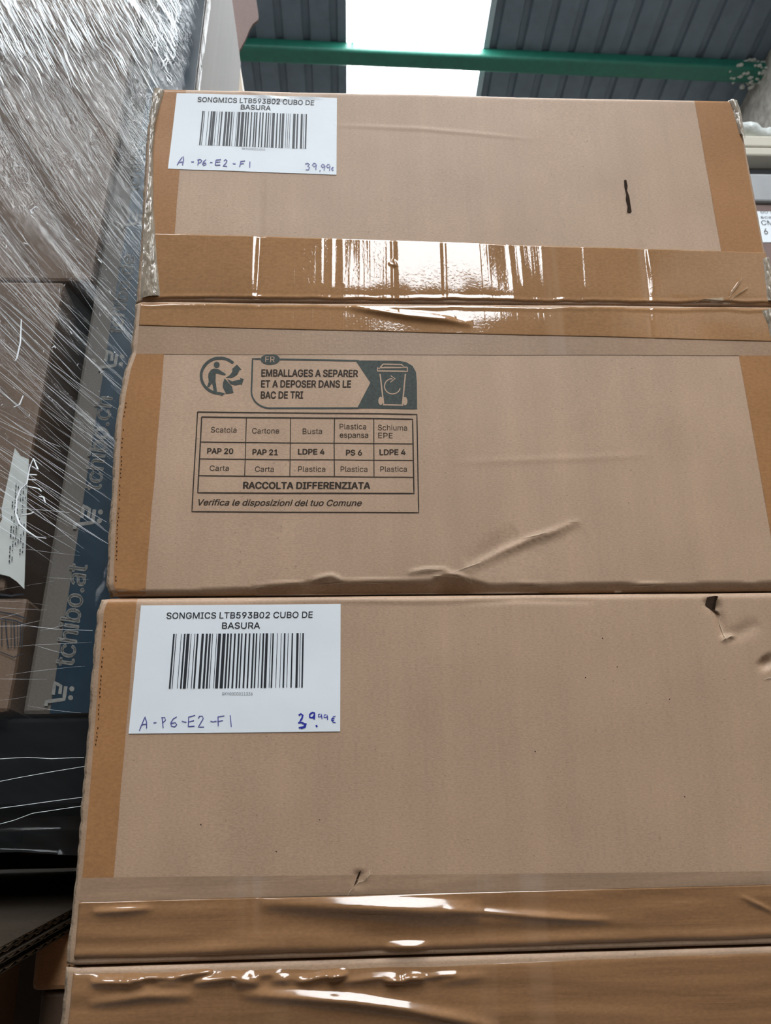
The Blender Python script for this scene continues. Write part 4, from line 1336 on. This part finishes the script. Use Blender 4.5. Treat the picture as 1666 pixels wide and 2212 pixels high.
# corrugated sheets: their right edge runs away from the camera
def edge_pt(px, py, X): return on_plane(px, py, (X, 0, 0), Vector((1, 0, 0)))
XE = -.225
zt_ = .5 * (edge_pt(0, 2050, XE).z + edge_pt(158, 1962, XE).z)
zb_ = .5 * (edge_pt(0, 2122, XE).z + edge_pt(158, 1996, XE).z)
ns = 5
th = (zt_ - zb_) / ns
ords = ['topmost', 'second from the top', 'middle', 'second from the bottom', 'lowest']
for k in range(ns):
    z1 = zt_ - th * k; z0 = z1 - th * .96
    x1 = XE + random.uniform(-.003, .003)
    mb = MB()
    lt = th * .2
    ya, yb = -.35, .55
    mb.box(-.95, x1, ya, yb, z1 - lt, z1); mb.box(-.95, x1, ya, yb, z0, z0 + lt)
    # fluted middle layer
    vs, fs = [], []
    n = 150
    for i in range(n + 1):
        y = ya + (yb - ya) * i / n
        zz = (z0 + z1) / 2 + (th * .28) * math.sin(i * math.pi / 1.5)
        for dz in (-.0004, .0004):
            vs += [(x1 - .02, y, zz + dz), (x1 - .001, y, zz + dz)]
    for i in range(n):
        a = 4 * i
        fs += [(a, a + 1, a + 5, a + 4), (a + 2, a + 6, a + 7, a + 3), (a + 1, a + 3, a + 7, a + 5)]
    mb.add(vs, fs, 1)
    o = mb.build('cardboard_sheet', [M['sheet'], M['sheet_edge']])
    tag(o, 'dusty corrugated cardboard sheet under the wrapped load, %s of its stack' % ords[k], 'cardboard sheet', 'corrugated sheets under the load')
# cartons under the sheets
q = on_plane(52, 2080, (0, .10, 0), Vector((0, 1, 0))); q2 = on_plane(60, 2158, (0, .10, 0), Vector((0, 1, 0)))
b = MB(); b.box(q.x, q.x + .45, .10, .5, q2.z, zb_ - .0008, 0, .003)
b.v = [v for v in b.v if True]
def plain_carton(name, x0, x1, y0, y1, z0, z1, mat, label):
    b = MB(); b.box(x0, x1, y0, y1, z0, z1, 0, .004); o = b.build(name, mat); return tag(o, label, 'box')
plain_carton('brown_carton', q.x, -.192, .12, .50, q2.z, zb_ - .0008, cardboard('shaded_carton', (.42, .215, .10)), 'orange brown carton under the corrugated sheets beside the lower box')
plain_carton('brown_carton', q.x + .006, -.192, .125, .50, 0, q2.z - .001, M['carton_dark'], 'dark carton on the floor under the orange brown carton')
plain_carton('brown_carton', -.95, -.20, .51, .585, 0, zb_ - .0008, M['carton_dark'], 'added dark carton closing off the narrow gap at the bottom left')  # added to hide the bright background and keep the gap dark
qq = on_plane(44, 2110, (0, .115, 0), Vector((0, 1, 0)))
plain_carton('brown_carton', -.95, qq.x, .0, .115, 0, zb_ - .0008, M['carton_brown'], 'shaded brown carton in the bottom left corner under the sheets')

# ================================================================== goods behind the upper box on the right
YG = 1.25
def GP(px, py, Y=YG): return on_plane(px, py, (0, Y, 0), Vector((0, 1, 0)))
xg0 = GP(1560, 400).x; xg1 = GP(1900, 400).x
M['white_wrap'] = plain('white_plastic_wrap', (0.47, 0.50, 0.485), .28, .5, 30, .12, (1, 1, 2), .01)
M['cream'] = plain('cream_board', (0.43, 0.405, 0.34), .6, .3, 10, .06)
M['grey_box'] = plain('grey_carton', (0.30, 0.31, 0.32), .7, .2, 8, .1)
M['slate'] = plain('gap_shade_grey', (0.13, 0.14, 0.155), .6, .3, 8, .1)
mb = MB()
za, zb2 = GP(1640, 258).z, GP(1640, 284).z
rad = (za - zb2) / 2
pts = [Vector((xg0 + (xg1 - xg0) * k / 30, YG + .05, (za + zb2) / 2 + .039 + .010 * math.sin(k * .9) + (.012 if k < 4 else 0) - .0018 * k)) for k in range(31)]
mb.tube(pts, [rad * (1.0 + .16 * math.sin(k * 2.1)) for k in range(31)], 16)
tag(mb.build('wrapped_roll', M['white_wrap'], None, True), 'white plastic wrapped roll on top of the goods at the right', 'roll')
ptop = min(p.z for p in pts) - rad * 1.2
def good(name, ya, yb, mat, label, cat, y0=YG, dep=.35, bev=.006):
    z1, z0 = GP(1640, ya).z, GP(1640, yb).z
    b = MB(); b.box(xg0, xg1, y0, y0 + dep, z0, z1 - .001, 0, bev); return tag(b.build(name, mat), label, cat)
good('cream_panel', 292, 317, M['cream'], 'upper cream coloured board under the wrapped roll', 'board')
good('cream_panel', 317, 336, M['cream'], 'lower cream coloured board above the grey gap filler', 'board')
good('gap_filler', 336, 374, M['slate'], 'grey filler standing in for the dark gap under the cream boards', 'board', YG + .05)  # recessed grey block painted as the dark gap between the goods
good('grey_carton', 374, 434, M['grey_box'], 'pale grey carton beneath the grey gap filler at the right', 'box')
hc = good('labelled_carton', 434, 620, M['carton_pink'], 'brown carton with a white price sheet at the right edge', 'box', YG + .01)
b2 = MB(); z0 = 0.0; z1 = GP(1640, 620).z - .001
b2.box(xg0, xg1, YG - .01, YG + .4, 0, z1, 0, .006); tag(b2.build('tall_carton', M['carton_grey']), 'tall grey brown carton on the floor under the priced carton', 'box')
mb = MB()
a_, b_ = GP(1636, 452), GP(1730, 520)
mb.box(a_.x, b_.x, YG + .0085, YG + .0099, b_.z, a_.z)
po = mb.build('price_sheet', M['label'], hc); po['label'] = 'white price sheet'
gi = Ink(None, 0, lambda px, py, e: GP(px, py, YG + .0078))
gi.text('CM', (1646, 486), (1672, 486), 10, 0); gi.text('6', (1652, 506), (1660, 506), 13, 0); gi.text('00 8', (1644, 461), (1672, 461), 6, 0); gi.text('sca', (1644, 472), (1668, 472), 6, 0)
gi.mb.build('handwriting', M['black_ink'], po)
